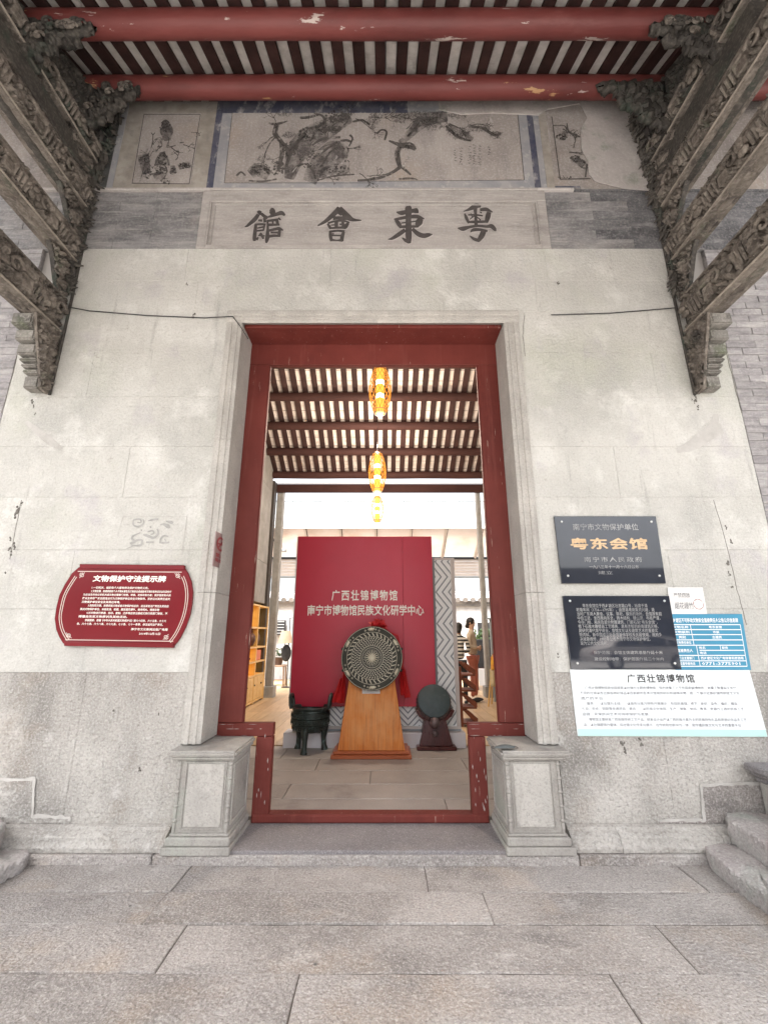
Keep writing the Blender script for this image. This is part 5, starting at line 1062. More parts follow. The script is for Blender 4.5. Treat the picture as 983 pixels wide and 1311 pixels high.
for i in range(16):
    a = i * math.tau / 16; c, s_ = math.cos(a), math.sin(a)
    b.add([(.024 * c - .0075 * s_, -.004, .024 * s_ + .0075 * c), (.024 * c + .0075 * s_, -.004, .024 * s_ - .0075 * c), (.104 * c, -.003, .104 * s_), (.026 * c, -.010, .026 * s_)], [(0, 2, 3), (1, 3, 2)])
dlocal(b).build('star', 'bronze_relief', dr)
def radial(n, r0, r1, tilt, w, ph=0, h=.0028):
    b = MB()
    for i in range(n):
        a = i * math.tau / n + ph; a2 = a + tilt
        P0 = Vector((r0 * math.cos(a), -h, r0 * math.sin(a))); P1 = Vector((r1 * math.cos(a2), -h, r1 * math.sin(a2)))
        d = (P1 - P0).normalized(); nrm = Vector((-d.z, 0, d.x)) * w
        b.add([P0 - nrm, P0 + nrm, P1 + nrm * .6, P1 - nrm * .6], [(0, 1, 2, 3)])
    return b
b = MB()
for args in ((16, .07, .102, 0, .0022, .196), (34, .141, .158, .07, .0042), (38, .163, .180, -.07, .0042), (42, .186, .203, .07, .0044), (46, .209, .230, -.06, .0046), (34, .246, .284, .09, .0062)):
    r = radial(*args); b.add(r.v, r.f)
for i in range(48):
    a = i * math.tau / 48
    if i % 8 not in (0, 1, 7):
        r_ = .320 + (.003 if i % 2 else -.003); p = (r_ * math.cos(a), r_ * math.sin(a)); q = MB().lathe([(.0105, 0), (.0105, -.003), (.006, -.004), (.006, 0)], 7, (p[0], 0, p[1]), 'Y', cap=False); b.add(q.v, q.f)
tag(dlocal(b).build('face_pattern', 'bronze_relief', dr), kind='stuff')
for i in range(6):                                               # six small cast figures round the rim
    a = i * math.tau / 6 + 1.6; M = TI @ Matrix.Translation((.322 * math.cos(a), -.006, .322 * math.sin(a))) @ Matrix.Rotation(-a + math.pi / 2, 4, 'Y')
    b = MB(); b.ball((0, -.004, 0), .023, 7, (1.5, .7, .75)); b.ball((.028, -.006, .006), .010, 6); b.ball((-.026, -.004, .004), .009, 6)
    for lx in (-.018, .018): b.tube([(lx, -.004, 0), (lx * 1.3, -.004, -.018)], .005, 5)
    b.tube([(.03, -.006, .01), (.036, -.006, .022)], .003, 4); b.xf(M); b.build('cast_figure', 'bronze_relief', dr, smooth=True)
for a in (2.86, 3.53, .28, -.39):                                 # handles at the sides
    p = TI @ Vector(((DR + .004) * math.cos(a), .05, (DR + .004) * math.sin(a))); MB().ball(tuple(p), .017, 7).build('lug', 'bronze_dark', dr, smooth=True)
# red rosette and tassels
rs = thing('red_rosette', 'red ribbon rosette above the bronze drum with tails hanging on both sides', 'ribbon', (DC.x, 2.3, 1.45))
b = MB(); rnd = random.Random(3); c0 = aY(483, 803, 2.2)
for i in range(60):
    a = rnd.uniform(0, math.tau); e = rnd.uniform(-.4, 1.4); d = Vector((math.cos(a) * math.cos(e), math.sin(a) * math.cos(e) * .6, math.sin(e) * .75)); p = c0 + d * .045
    q = p + d * .075 + Vector((rnd.uniform(-.03, .03), 0, rnd.uniform(-.02, .02))); n = d.cross(Vector((rnd.uniform(-1, 1), rnd.uniform(-1, 1), 1))).normalized() * .016
    b.add([p - n, p + n, (p + q) / 2 + n * 1.5 + d * .02, q + n * .4, q - n * .4, (p + q) / 2 - n * 1.5 + d * .02], [(0, 1, 2, 5), (5, 2, 3, 4)])
o = b.build('rosette', 'ribbon_red', rs); so = o.modifiers.new('thickness', 'SOLIDIFY'); so.thickness = .003
for pts in (((437, 868), (433, 884), (429, 899)), ((441, 862), (439, 880), (437, 900)), ((517, 856), (519, 876), (522, 893)), ((514, 858), (515, 876), (517, 890))):
    b = MB(); P = [aY(x, y, 2.36) for x, y in pts]; vs = []
    for k, p in enumerate(P): w = (.012, .03, .04)[k]; vs += [p + Vector((-w, 0, 0)), p + Vector((-w * .3, -.02, 0)), p + Vector((w * .4, .012, 0)), p + Vector((w, 0, 0))]
    b.add(vs, [(4 * k + i, 4 * k + i + 1, 4 * k + i + 5, 4 * k + i + 4) for k in range(2) for i in range(3)]); o = b.build('ribbon_tail', 'ribbon_red', rs); so = o.modifiers.new('thickness', 'SOLIDIFY'); so.thickness = .004
for sgn, (px, py) in ((-1, (440, 866)), (1, (515, 858))):
    MB().tube([c0 + Vector((sgn * .03, .05, -.02)), c0 + Vector((sgn * .25, .16, -.1)), aY(px, py - 14, 2.38), aY(px, py, 2.36)], .010, 6).build('ribbon_cord', 'ribbon_red', rs, smooth=True)
# tripod cauldron
cc = aZ(395, 962, .07)
dg = thing('tripod_cauldron', 'dark green bronze tripod cauldron with two upright handles, left of the drum stand', 'cauldron', (cc.x, cc.y, .07))
CX_, CY_ = cc.x, cc.y + .04
RB = .225; zt_ = .56
b = MB(); b.lathe([(.02, .27), (.11, .275), (.18, .30), (.212, .35), (.222, .42), (.215, .49), (.212, .52), (RB, .535), (RB + .012, zt_ - .01), (RB + .008, zt_), (RB - .02, zt_), (RB - .03, .53), (RB - .03, .40), (.12, .34), (.02, .33)], 40, (CX_, CY_, 0)); b.build('bowl', 'bronze_green', dg, smooth=True)
b = MB()
for z in (.365, .43, .435, .50): b.lathe([(.224, z - .004), (.231, z), (.224, z + .004)], 40, (CX_, CY_, 0), cap=False)
b.build('band', 'bronze_green', dg, smooth=True)
b = MB(); rnd = random.Random(11)
for row, (z, hh) in enumerate(((.395, .024), (.467, .024), (.33, .02))):
    for i in range(26):
        a = i * math.tau / 26 + row * .1; r = .222 - (.014 if row == 2 else 0)
        pts = [(CX_ + (r + .006) * math.cos(a + da), CY_ + (r + .006) * math.sin(a + da), z + dz) for da, dz in ((-.07, -hh * .8), (-.08, hh * .8), (.05, hh * .8), (.06, -hh * .3), (-.03, -hh * .4), (-.035, hh * .25))]
        b.tube(pts, .0042, 4)
tag(b.build('cast_pattern', 'bronze_green', dg), kind='stuff')
for s in (-1, 1):
    M = Matrix.Translation((CX_ + s * (RB - .005), CY_, zt_ - .02)) @ Matrix.Rotation(s * .14, 4, 'Y')
    b = MB(); pts = [(0, -.075, 0), (0, -.082, .08), (0, -.075, .125), (0, -.05, .145), (0, .05, .145), (0, .075, .125), (0, .082, .08), (0, .075, 0)]
    b.tube(pts, .021, 7); b.xf(M); b.build('upright_handle', 'bronze_green', dg, smooth=True)
for a in (-1.75, .35, 2.55):
    x, y = CX_ + .155 * math.cos(a), CY_ + .155 * math.sin(a)
    b = MB(); ox, oy = math.cos(a), math.sin(a)
    b.tube([(x, y, .36), (x + ox * .02, y + oy * .02, .29), (x + ox * .015, y + oy * .015, .20), (x + ox * .02, y + oy * .02, .12), (x + ox * .03, y + oy * .03, .085), (x + ox * .03, y + oy * .03, .071)], [.05, .045, .030, .030, .038, .042], 12); b.build('leg', 'bronze_green', dg, smooth=True)
# small drum on a dark stand
sc0 = aZ(559, 961, .07)
ss = thing('small_drum_stand', 'dark mahogany tapered stand below the small dark drum, right of the big drum', 'stand', (sc0.x, sc0.y + .1, .07))
x = sc0.x; y = sc0.y
tbox(x - .20, x + .20, y + .02, y + .30, .115, .45, .09, .05).build('pedestal', 'mahogany', ss, bevel=.004)
MB().box(x - .235, x + .235, y - .02, y + .34, .071, .1145).build('base', 'mahogany', ss, bevel=.008)
b = MB()
q = [(-.24, .50), (-.19, .505), (-.17, .46), (-.06, .42), (.06, .42), (.17, .46), (.19, .505), (.24, .50), (.20, .43), (.13, .38), (.05, .36), (-.05, .36), (-.13, .38), (-.20, .43)]
b.prism([(x + a, y + .06, z) for a, z in q], (0, .14, 0)).build('cradle', 'mahogany', ss, bevel=.006)
sd_ = thing('small_drum', 'small drum with dark blue green skin tilted upward on the mahogany stand', 'drum', (x, y + .1, .5))
cdr = aY(555.5, 897, y + .06); TD = Matrix.Translation(cdr) @ Matrix.Rotation(R(-24), 4, 'X')
b = MB(); b.lathe([(.005, -.012), (.188, -.010), (.196, -.004), (.198, .012), (.19, .02)], 40, axis='Y'); b.xf(TD).build('skin', 'drum_head', sd_, smooth=True)
b = MB(); b.lathe([(.19, .016), (.206, .03), (.214, .06), (.212, .10), (.19, .16), (.12, .22), (.01, .24)], 40, axis='Y'); b.xf(TD).build('shell', 'drum_body', sd_, smooth=True)
b = MB()
for i in range(36):
    a = i * math.tau / 36; b.tube([(.20 * math.cos(a), .018, .20 * math.sin(a)), (.216 * math.cos(a), .06, .216 * math.sin(a)), (.20 * math.cos(a), .14, .20 * math.sin(a))], .006, 4)
tag(b.xf(TD).build('lacing', 'drum_body', sd_), kind='stuff')
pb = aY(556, 925, y - .01); MB().ball(tuple(pb), .062, 12).build('boss', 'drum_body', sd_, smooth=True)
pb = aY(556.5, 939, y + .0); MB().ball(tuple(pb), .036, 10).build('boss', 'drum_body', sd_, smooth=True)

# lanterns
def lantern(c, r, h, label, top):
    t = thing('hanging_lantern', label, 'lantern', tuple(c), 'bamboo lanterns hanging in a row')
    prof = lambda s: r * (.34 + .66 * math.sin(math.pi * (.06 + .88 * s)) ** .8)
    b = MB()
    for k in range(14):
        for dr_ in (1, -1):
            b.tube([(c.x + prof(s) * math.cos(k * math.tau / 14 + dr_ * s * 2.6), c.y + prof(s) * math.sin(k * math.tau / 14 + dr_ * s * 2.6), c.z - h / 2 + h * s) for s in [i / 12 for i in range(13)]], .0042, 4)
    tag(b.build('bamboo_mesh', 'lantern_bamboo', t), kind='stuff')
    for s in (0, .06, .94, 1): b = MB(); b.tube([(c.x + prof(s) * math.cos(a), c.y + prof(s) * math.sin(a), c.z - h / 2 + h * s) for a in [i * math.tau / 16 for i in range(17)]], .005, 4); b.build('hoop', 'dark_metal', t)
    b = MB(); b.lathe([(r * .36, -h / 2), (r * .36, h / 2)], 16, tuple(c), cap=False); b.build('inner_tube', 'lantern_tube', t, smooth=True)
    for s in (-.14, .16): b = MB(); b.ball((c.x, c.y, c.z + s * h), r * .372, 14, (1, 1, 2.4)); b.build('bulb', 'lantern_bulb', t, smooth=True)
    MB().lathe([(r * .38, h / 2 - .03), (r * .40, h / 2 + .01), (r * .25, h / 2 + .03)], 14, tuple(c)).build('cap', 'lantern_bamboo', t, smooth=True)
    MB().tube([(c.x, c.y, c.z + h / 2), (c.x, c.y, top)], .004, 5).build('cord', 'dark_metal', t)
c1 = aY(486.5, 500, 2.55); c2 = aY(483, 605, 4.55); c3 = aY(483, 652, 7.6)
def lantern_fill_light(c, e):
    ld = bpy.data.lights.new('lantern_fill_light', 'POINT'); ld.energy = e; ld.color = (1, .86, .70); ld.shadow_soft_size = .05
    lo = bpy.data.objects.new('lantern_fill_light', ld); COL.objects.link(lo); lo.location = c
for c_, e_ in ((c1, 75), (c2, 75)):
    for dz, k_ in ((-.60, .60), (.56, .34)): lantern_fill_light(c_ + Vector((0, 0, dz)), e_ * k_)  # unseen lights above and below two lanterns, added to brighten the hall
lantern(c1, .165, .76, 'nearest and largest lit bamboo lantern hanging under the hall ceiling', zi(2.55) - .02)
lantern(c2, .165, .76, 'middle lit bamboo lantern hanging before the eave of the hall', zi(4.55) - .02)
lantern(c3, .16, .66, 'farthest and palest lantern hanging against the bright panes', 5.4)

# ================================================================== YARD BEHIND
YG = 8.58
gl = thing('pane_screen', 'row of bright frosted panes in thin frames above the lean-to roof', 'window', (0, YG, 4.2))
for i in range(-5, 5):
    MB().box(-.12 + i * .78 + .006, -.12 + (i + 1) * .78 - .006, YG, YG + .012, 4.32, 4.99).build('pane', 'frosted_pane', gl)
    MB().box(-.12 + i * .78 - .008, -.12 + i * .78 + .004, YG - .012, YG + .02, 4.32, 5.0).build('mullion', 'zigzag_grey', gl)
MB().box(-4.1, 3.8, YG - .012, YG + .02, 4.995, 5.015).build('top_rail', 'zigzag_grey', gl)
MB().box(-4.3, 4.0, YG - .05, YG + .05, 4.21, 4.318).build('gutter_beam', 'white_frame', gl, bevel=.006)
tag(MB().tube([(-4.2, YG - .06, 4.205), (4, YG - .06, 4.205)], .012, 6).build('conduit', 'white_frame', gl), None)
ln_ = thing('lean_to_roof', 'pale lean-to roof of sheets between white rafters sloping away behind the screen', 'roof', (0, 9.2, 3.6))
x0 = -.13; yA, zA, yB, zB = YG + .06, 4.22, 9.80, 3.60
for i in range(-5, 5):
    xa = x0 + i * .985
    MB().prism([(xa + .03, yA, zA + .03), (xa + .955, yA, zA + .03), (xa + .955, yB, zB + .03), (xa + .03, yB, zB + .03)], (0, 0, .02)).build('roof_sheet', 'canopy_sheet', ln_)
    MB().prism([(xa - .03, yA, zA - .03), (xa + .025, yA, zA - .03), (xa + .025, yB, zB - .03), (xa - .03, yB, zB - .03)], (0, 0, .08)).build('rafter', 'white_frame', ln_)
    MB().prism([(xa + .0255, yA, zA + .0), (xa + .045, yA, zA + .0), (xa + .045, yB, zB + .0), (xa + .0255, yB, zB + .0)], (0, 0, .029)).build('gasket', 'dark_metal', ln_)
MB().box(-5, 5, yB, yB + .06, zB - .04, zB + .02).build('purlin', 'dark_metal', ln_)
lv = thing('louvre_panel', 'white horizontal louvre slats under the lean-to roof', 'louvre', (0, 9.86, 3.05))
for k in range(6): MB().box(-5, 5, 9.865, 9.885, 3.05 + k * .09 + .008, 3.05 + (k + 1) * .09).build('slat', 'white_frame', lv, bevel=.002)
MB().box(-5, 5, 9.86, 9.91, 3.0, 3.05).build('bottom_rail', 'zigzag_grey', lv)
for x in (-4.7, 4.7, -.2): MB().box(x, x + .08, 9.90, 9.96, .07, 3.62).build('post', 'white_frame', lv)
yw = thing('yard_wall', 'weathered white yard wall with a tiled coping behind the courtyard', 'wall', (0, 11.2, .05))
MB().box(-7, 7, 11.1, 11.35, .05, 2.42).build('wall_face', 'yard_wall', yw)
MB().box(-7, 7, 11.04, 11.1, 2.25, 2.40).build('eave_band', 'slate_brick', yw)
ct = MB().lathe([(.085, 0), (.085, .46)], 10, axis='Y').mesh('cover_tile', 'coping_tile', smooth=True)
pt = MB().box(-.1, .1, 0, .46, -.02, .0).mesh('pan_tile', 'coping_tile')
rot = (R(24), 0, 0)
for i in range(52):
    x = -6.2 + i * .24; 
    if -1.2 < x < .9: continue
    inst('cover_tile', ct, (x, 10.93, 2.44), yw, rot); inst('pan_tile', pt, (x + .12, 10.95, 2.42), yw, rot)
MB().box(-7, 7, 11.30, 11.42, 2.56, 2.74).build('ridge', 'coping_tile', yw, bevel=.02)
# side building mass right and left of the yard so that the yard closes
for sx, lab in ((-1, 'pale side wall closing the yard on the left'), (1, 'pale side wall closing the yard on the right')):
    tag(MB().box(*sorted((sx * 5.2, sx * 5.5)), 7.2, 11.3, .05, 3.2).build('yard_side_wall', 'yard_wall'), lab, 'wall')

# lit shelf at the left
XS = -2.45; SY0, SY1 = 5.15, 6.72
sh = thing('display_shelf', 'lit yellow wooden display shelf with slatted top and cupboard base at the left inside', 'shelf', (-2.6, 5.9, .06))
zz = lambda y: aX(330, y, XS).z
MB().box(-2.74, -2.72, SY0, SY1, .075, 1.98).build('back_panel', 'shelf_wood', sh)
MATS['shelf_glow'] = mat('shelf_glow', (.85, .55, .12), rough=.6, bump=0, vary=0, emis=(1, .62, .10), estr=.55)
MB().box(-2.72, -2.705, SY0 + .05, SY1 - .05, .62, 1.93).build('light_panel', 'shelf_glow', sh)
for y in (SY0, SY0 + .75, SY1 - .06): MB().box(-2.72, XS, y, y + .05, .075, 1.98).build('upright', 'shelf_wood', sh, bevel=.003)
for z in (1.94, 1.50, 1.12, .84, .58, .10): MB().box(-2.72, XS - .002, SY0 + .051, SY1 - .061, z, z + .035).build('shelf_board', 'shelf_wood', sh, bevel=.003)
for k in range(9):
    y = SY0 + .13 + k * .16; MB().box(-2.70, -2.68, y, y + .03, 1.536, 1.938).build('slat', 'dark_trim', sh)
    if k in (4, 5, 6): MB().box(-2.70, -2.68, y, y + .025, 1.156, 1.498).build('slat', 'dark_trim', sh)
for k in range(3):
    a = SY0 + .055 + k * .495; MB().box(XS - .03, XS - .008, a, a + .485, .14, .575).build('cupboard_door', 'shelf_wood', sh, bevel=.004); MB().ball((XS, a + .24, .42), .018, 6).build('knob', 'dark_metal', sh)
gd = [(5.5, 1.15, 'dark_goods', 'vase'), (5.85, 1.15, 'dark_goods', 'vase'), (6.15, 1.15, 'dark_goods', 'vase'), (5.45, 1.53, 'dark_goods', 'vase')]
for i, (y, z, m, nme) in enumerate(gd):
    h = .30 + .04 * (i % 3); b = MB().lathe([(.05, 0), (.09, h * .3), (.085, h * .55), (.03, h * .75), (.035, h)], 14, (-2.56, y, z + .02)); 
    tag(b.build('vase', m, None, smooth=True), ['dark brown vase nearest the door on the lit shelf', 'dark brown vase between two others on the lit shelf', 'dark brown vase deepest along the lit shelf', 'tall dark vase on the upper slatted tier of the shelf'][i], 'vase')
tag(MB().box(-2.68, -2.48, 6.0, 6.38, .878, 1.08).build('orange_box', 'orange_goods', None, bevel=.01), 'flat orange gift box on the second lowest tier of the lit shelf', 'box')
b = MB(); b.tube([(-2.56, 5.5, .89), (-2.56, 5.62, .93), (-2.56, 5.85, .92)], .022, 7); tag(b.build('wooden_ornament', 'dark_goods', None, smooth=True), 'small dark wooden ornament beside the orange box', 'ornament')

# left of the yard: easel sign, stool with plant, standing pole with bag and shade
def px(x, y, Y): return aY(x, y, Y)
s0, s1 = px(346, 794, 10.9), px(364.5, 813, 10.9)
t = thing('black_sign_board', 'black board with thin white lines fixed to the yard wall at the left', 'sign', (s0.x, 11.0, s1.z))
MB().box(s0.x, s1.x, 10.98, 11.03, s1.z, s0.z).build('board', 'black_cloth', t)
for k in range(5): z = s1.z + (s0.z - s1.z) * (k + .6) / 5.2; MB().box(s0.x + .05, s1.x - .05, 10.976, 10.979, z, z + .012).build('white_line', 'white_print', t)
fb = aZ(353, 879, .075); 
t = thing('wooden_stool', 'brown wooden stool carrying the potted plant at the left of the yard', 'stool', tuple(fb))
MB().box(fb.x - .2, fb.x + .2, fb.y - .0, fb.y + .34, .56, .60).build('seat', 'stool_wood', t, bevel=.006)
for dx in (-.17, .17):
    for dy in (.03, .31): MB().tube([(fb.x + dx, fb.y + dy, .56), (fb.x + dx * 1.12, fb.y + dy, .075)], .022, 6).build('leg', 'stool_wood', t)
MB().box(fb.x - .17, fb.x + .17, fb.y + .02, fb.y + .04, .22, .25).build('stretcher', 'stool_wood', t)
t = thing('potted_plant', 'small leafy plant in a dark pot on the stool', 'plant', (fb.x, fb.y + .17, .6))
MB().lathe([(.09, .602), (.13, .78), (.14, .79), (.12, .79), (.1, .75)], 16, (fb.x, fb.y + .17, 0)).build('pot', 'clay', t, smooth=True)
b = MB(); rnd = random.Random(4)
for i in range(60):
    a = rnd.uniform(0, math.tau); e = rnd.uniform(.1, 1.3); d = Vector((math.cos(a) * math.cos(e), math.sin(a) * math.cos(e), math.sin(e))); p = Vector((fb.x, fb.y + .17, .79)) + d * rnd.uniform(.03, .22); n = d.cross(Vector((0, 0, 1))).normalized() * .03
    q = p + d * .10 + Vector((0, 0, -.03)); b.add([p, (p + q) / 2 + n, q, (p + q) / 2 - n], [(0, 1, 2, 3)])
o = b.build('foliage', 'leaf', t); so = o.modifiers.new('thickness', 'SOLIDIFY'); so.thickness = .002
pf_ = aZ(367, 880, .075)
t = thing('display_pole', 'thin dark metal stand with crossbar left of the red screen', 'stand', tuple(pf_))
zt2 = px(367, 791, pf_.y).z
MB().tube([(pf_.x, pf_.y, .08), (pf_.x, pf_.y, zt2)], .012, 6).build('pole', 'dark_metal', t); MB().tube([(pf_.x - .16, pf_.y, zt2), (pf_.x + .2, pf_.y, zt2)], .012, 6).build('crossbar', 'dark_metal', t)
MB().lathe([(.14, .076), (.14, .09), (.03, .10)], 16, (pf_.x, pf_.y, 0)).build('foot', 'dark_metal', t)
c = px(366, 815, pf_.y - .12); MBs = MB().lathe([(.19, -.16), (.12, .14)], 18, tuple(c), cap=False)
t = thing('lamp_shade', 'tan drum lamp shade hanging on the dark stand', 'lamp shade', tuple(c)); o = MBs.build('shade', 'lamp_shade', t, smooth=True); MB().tube([(c.x, c.y, c.z + .14), (c.x, pf_.y, c.z + .35)], .006, 5).build('hook', 'dark_metal', t)
c = px(366.5, 836, pf_.y - .1); b = MB(); b.ball(tuple(c), .17, 12, (.75, .35, 1.25)); b.tube([c + Vector((-.06, 0, .15)), c + Vector((0, 0, .38)), c + Vector((.06, 0, .15))], .012, 5)
tag(b.build('black_bag', 'black_cloth', None, smooth=True), 'black cloth bag with a loop strap hanging below the lamp shade', 'bag')
c = px(362, 704, 8.7); t = thing('flood_light', 'small grey flood lamp under the lean-to roof at the left', 'lamp', tuple(c))
MB().box(c.x - .1, c.x + .1, c.y - .06, c.y + .06, c.z - .05, c.z + .03).build('lamp_head', 'zigzag_grey', t, bevel=.015); MB().tube([(c.x - .12, c.y, c.z + .02), (c.x - .16, c.y, c.z + .08), (c.x - .16, YG - .04, 4.23)], .012, 6).build('arm', 'dark_metal', t)

# right of the yard: stepped rack, cabinet, sign, hanging cloth, people
rb = aZ(594, 930, .075)
t = thing('stepped_rack', 'dark brown stepped display rack with slanting boards right of the zigzag partition', 'display rack', tuple(rb))
zs = [px(600, y, rb.y).z for y in (928, 906, 884, 864)]
MB().box(rb.x - .06, rb.x - .01, rb.y - .02, rb.y + .02, .075, zs[-1] + .12).build('upright', 'rack_wood', t, bevel=.003)
MB().box(rb.x - .06, rb.x - .01, rb.y + .30, rb.y + .34, .075, zs[-1] + .12).build('upright', 'rack_wood', t, bevel=.003)
for k, z in enumerate(zs):
    z = max(z, .12); xk = rb.x + .15
    MB().box(rb.x - .008, rb.x + .20, rb.y - .02, rb.y + .34, z - .015, z + .01).build('tread', 'rack_wood', t, bevel=.003)
    MB().prism([(rb.x + .0, rb.y - .03, z + .17), (rb.x + .06, rb.y - .03, z + .18), (rb.x + .205, rb.y - .03, z + .07), (rb.x + .205, rb.y - .03, z + .012), (rb.x + .16, rb.y - .03, z + .012)], (0, .02, 0)).build('slanting_board', 'rack_wood', t, bevel=.003)
    MB().prism([(rb.x + .0, rb.y + .32, z + .17), (rb.x + .06, rb.y + .32, z + .18), (rb.x + .205, rb.y + .32, z + .07), (rb.x + .205, rb.y + .32, z + .012), (rb.x + .16, rb.y + .32, z + .012)], (0, .02, 0)).build('slanting_board', 'rack_wood', t, bevel=.003)
# cabinet and table
Yc = 8.2
a, c = px(606, 819, Yc), px(660, 858, Yc)
t = thing('dark_counter', 'dark counter with a reddish top edge behind the person in the yard', 'counter', (a.x, Yc, .07))
MB().box(a.x, a.x + 1.6, Yc, Yc + .5, c.z + .05, a.z).build('panel', 'black_cloth', t, bevel=.01)
MB().box(a.x - .02, a.x + 1.65, Yc - .05, Yc + .55, c.z, c.z + .048).build('ledge', 'rack_wood', t, bevel=.005)
for dx in (.0, 1.5): MB().box(a.x + dx, a.x + dx + .07, Yc, Yc + .5, .075, c.z - .001).build('leg', 'rack_wood', t)
a, c = px(612, 856, Yc - .1), px(622, 878, Yc - .1)
tag(MB().box(a.x, c.x, Yc - .12, Yc - .09, c.z, a.z).build('pale_box', 'mirror_pale', None, bevel=.008), 'pale upright panel leaning below the dark counter', 'panel')
a, c = px(608, 797, 10.7), px(640, 818, 10.7)
t = thing('dark_screen', 'dark board with a bonsai shaped top on the yard wall behind the person', 'board', (a.x, 10.7, c.z))
MB().box(a.x + .12, a.x + 1.2, 10.9, 10.94, c.z, a.z).build('board', 'black_cloth', t)
b = MB(); rnd = random.Random(8)
for i in range(90):
    p = Vector((a.x + rnd.uniform(-.05, .55), 10.86 + rnd.uniform(-.05, .05), c.z + rnd.uniform(-.15, .28))); b.ball(tuple(p), rnd.uniform(.02, .05), 5)
tag(b.build('bonsai', 'leaf', None), 'dark bonsai foliage in front of the black board at the right of the yard', 'plant')
a = px(628, 793, 6.3)
t = thing('grey_post', 'slim grey metal post at the right of the yard', 'post', (a.x, 6.3, .07)); MB().box(a.x - .03, a.x + .03, 6.28, 6.34, .075, a.z).build('post', 'zigzag_grey', t, bevel=.004); MB().box(a.x - .08, a.x + .08, 6.25, 6.37, a.z, a.z + .03).build('cap', 'zigzag_grey', t)
Yk = 5.6; pk = px(631, 842, Yk)
t = thing('cloth_rack', 'small easel hung with bright yellow and cream cloths at the right inside', 'display rack', (pk.x, Yk, .07))
for dx in (-.14, .16): MB().tube([(pk.x, Yk + .05, pk.z + .05), (pk.x + dx, Yk + .02, .08)], .014, 6).build('leg', 'shelf_wood', t)
MB().tube([(pk.x, Yk + .05, pk.z + .05), (pk.x, Yk + .35, .08)], .014, 6).build('leg', 'shelf_wood', t)
def cloth(x0, x1, z0, z1, y, m, name):
    vs = []; n = 8
    for j in range(7):
        for i in range(n + 1): u = i / n; vs.append((x0 + (x1 - x0) * u, y + .018 * math.sin(u * 13 + j * .4), z1 + (z0 - z1) * j / 6))
    o = MB().add(vs, [(j * (n + 1) + i, j * (n + 1) + i + 1, (j + 1) * (n + 1) + i + 1, (j + 1) * (n + 1) + i) for j in range(6) for i in range(n)]).build(name, m, t, smooth=True); q = o.modifiers.new('thickness', 'SOLIDIFY'); q.thickness = .006
cloth(pk.x - .06, pk.x + .09, pk.z - .22, pk.z + .02, Yk - .06, 'cloth_yellow', 'yellow_cloth'); cloth(pk.x - .09, pk.x + .12, pk.z - .52, pk.z - .20, Yk - .04, 'cloth_cream', 'cream_cloth')
cloth(pk.x - .02, pk.x + .05, pk.z - .05, pk.z + .08, Yk - .09, 'coral_cloth', 'red_cloth')

# people, grown from jointed skeletons
def skin(name, chains, m, parent, sub=2):
    """chains: lists of (x, y, z, radius); points with the same place are joined"""
    vs = []; rad = []; ed = []; key = {}
    for ch in chains:
        prev = None
        for (x, y, z, r) in ch:
            k = (round(x, 4), round(y, 4), round(z, 4))
            if k not in key: key[k] = len(vs); vs.append((x, y, z)); rad.append(r)
            i = key[k]
            if prev is not None and prev != i: ed.append((prev, i))
            prev = i
    me = bpy.data.meshes.new(name); me.from_pydata(vs, ed, []); o = bpy.data.objects.new(name, me); COL.objects.link(o)
    mo = o.modifiers.new('skin', 'SKIN'); 
    for i, sv in enumerate(me.skin_vertices[0].data): sv.radius = (rad[i] if isinstance(rad[i], tuple) else (rad[i], rad[i])); sv.use_root = (i == 0)
    sb = o.modifiers.new('smooth', 'SUBSURF'); sb.levels = sub; sb.render_levels = sub
    dg_ = bpy.context.evaluated_depsgraph_get(); dg_.update()
    nm = bpy.data.meshes.new_from_object(o.evaluated_get(dg_)); bpy.data.objects.remove(o)
    for p in nm.polygons: p.use_smooth = True
    nm.materials.clear(); nm.materials.append(MATS[m]); r = bpy.data.objects.new(name, nm); COL.objects.link(r); hang(r, parent); return r
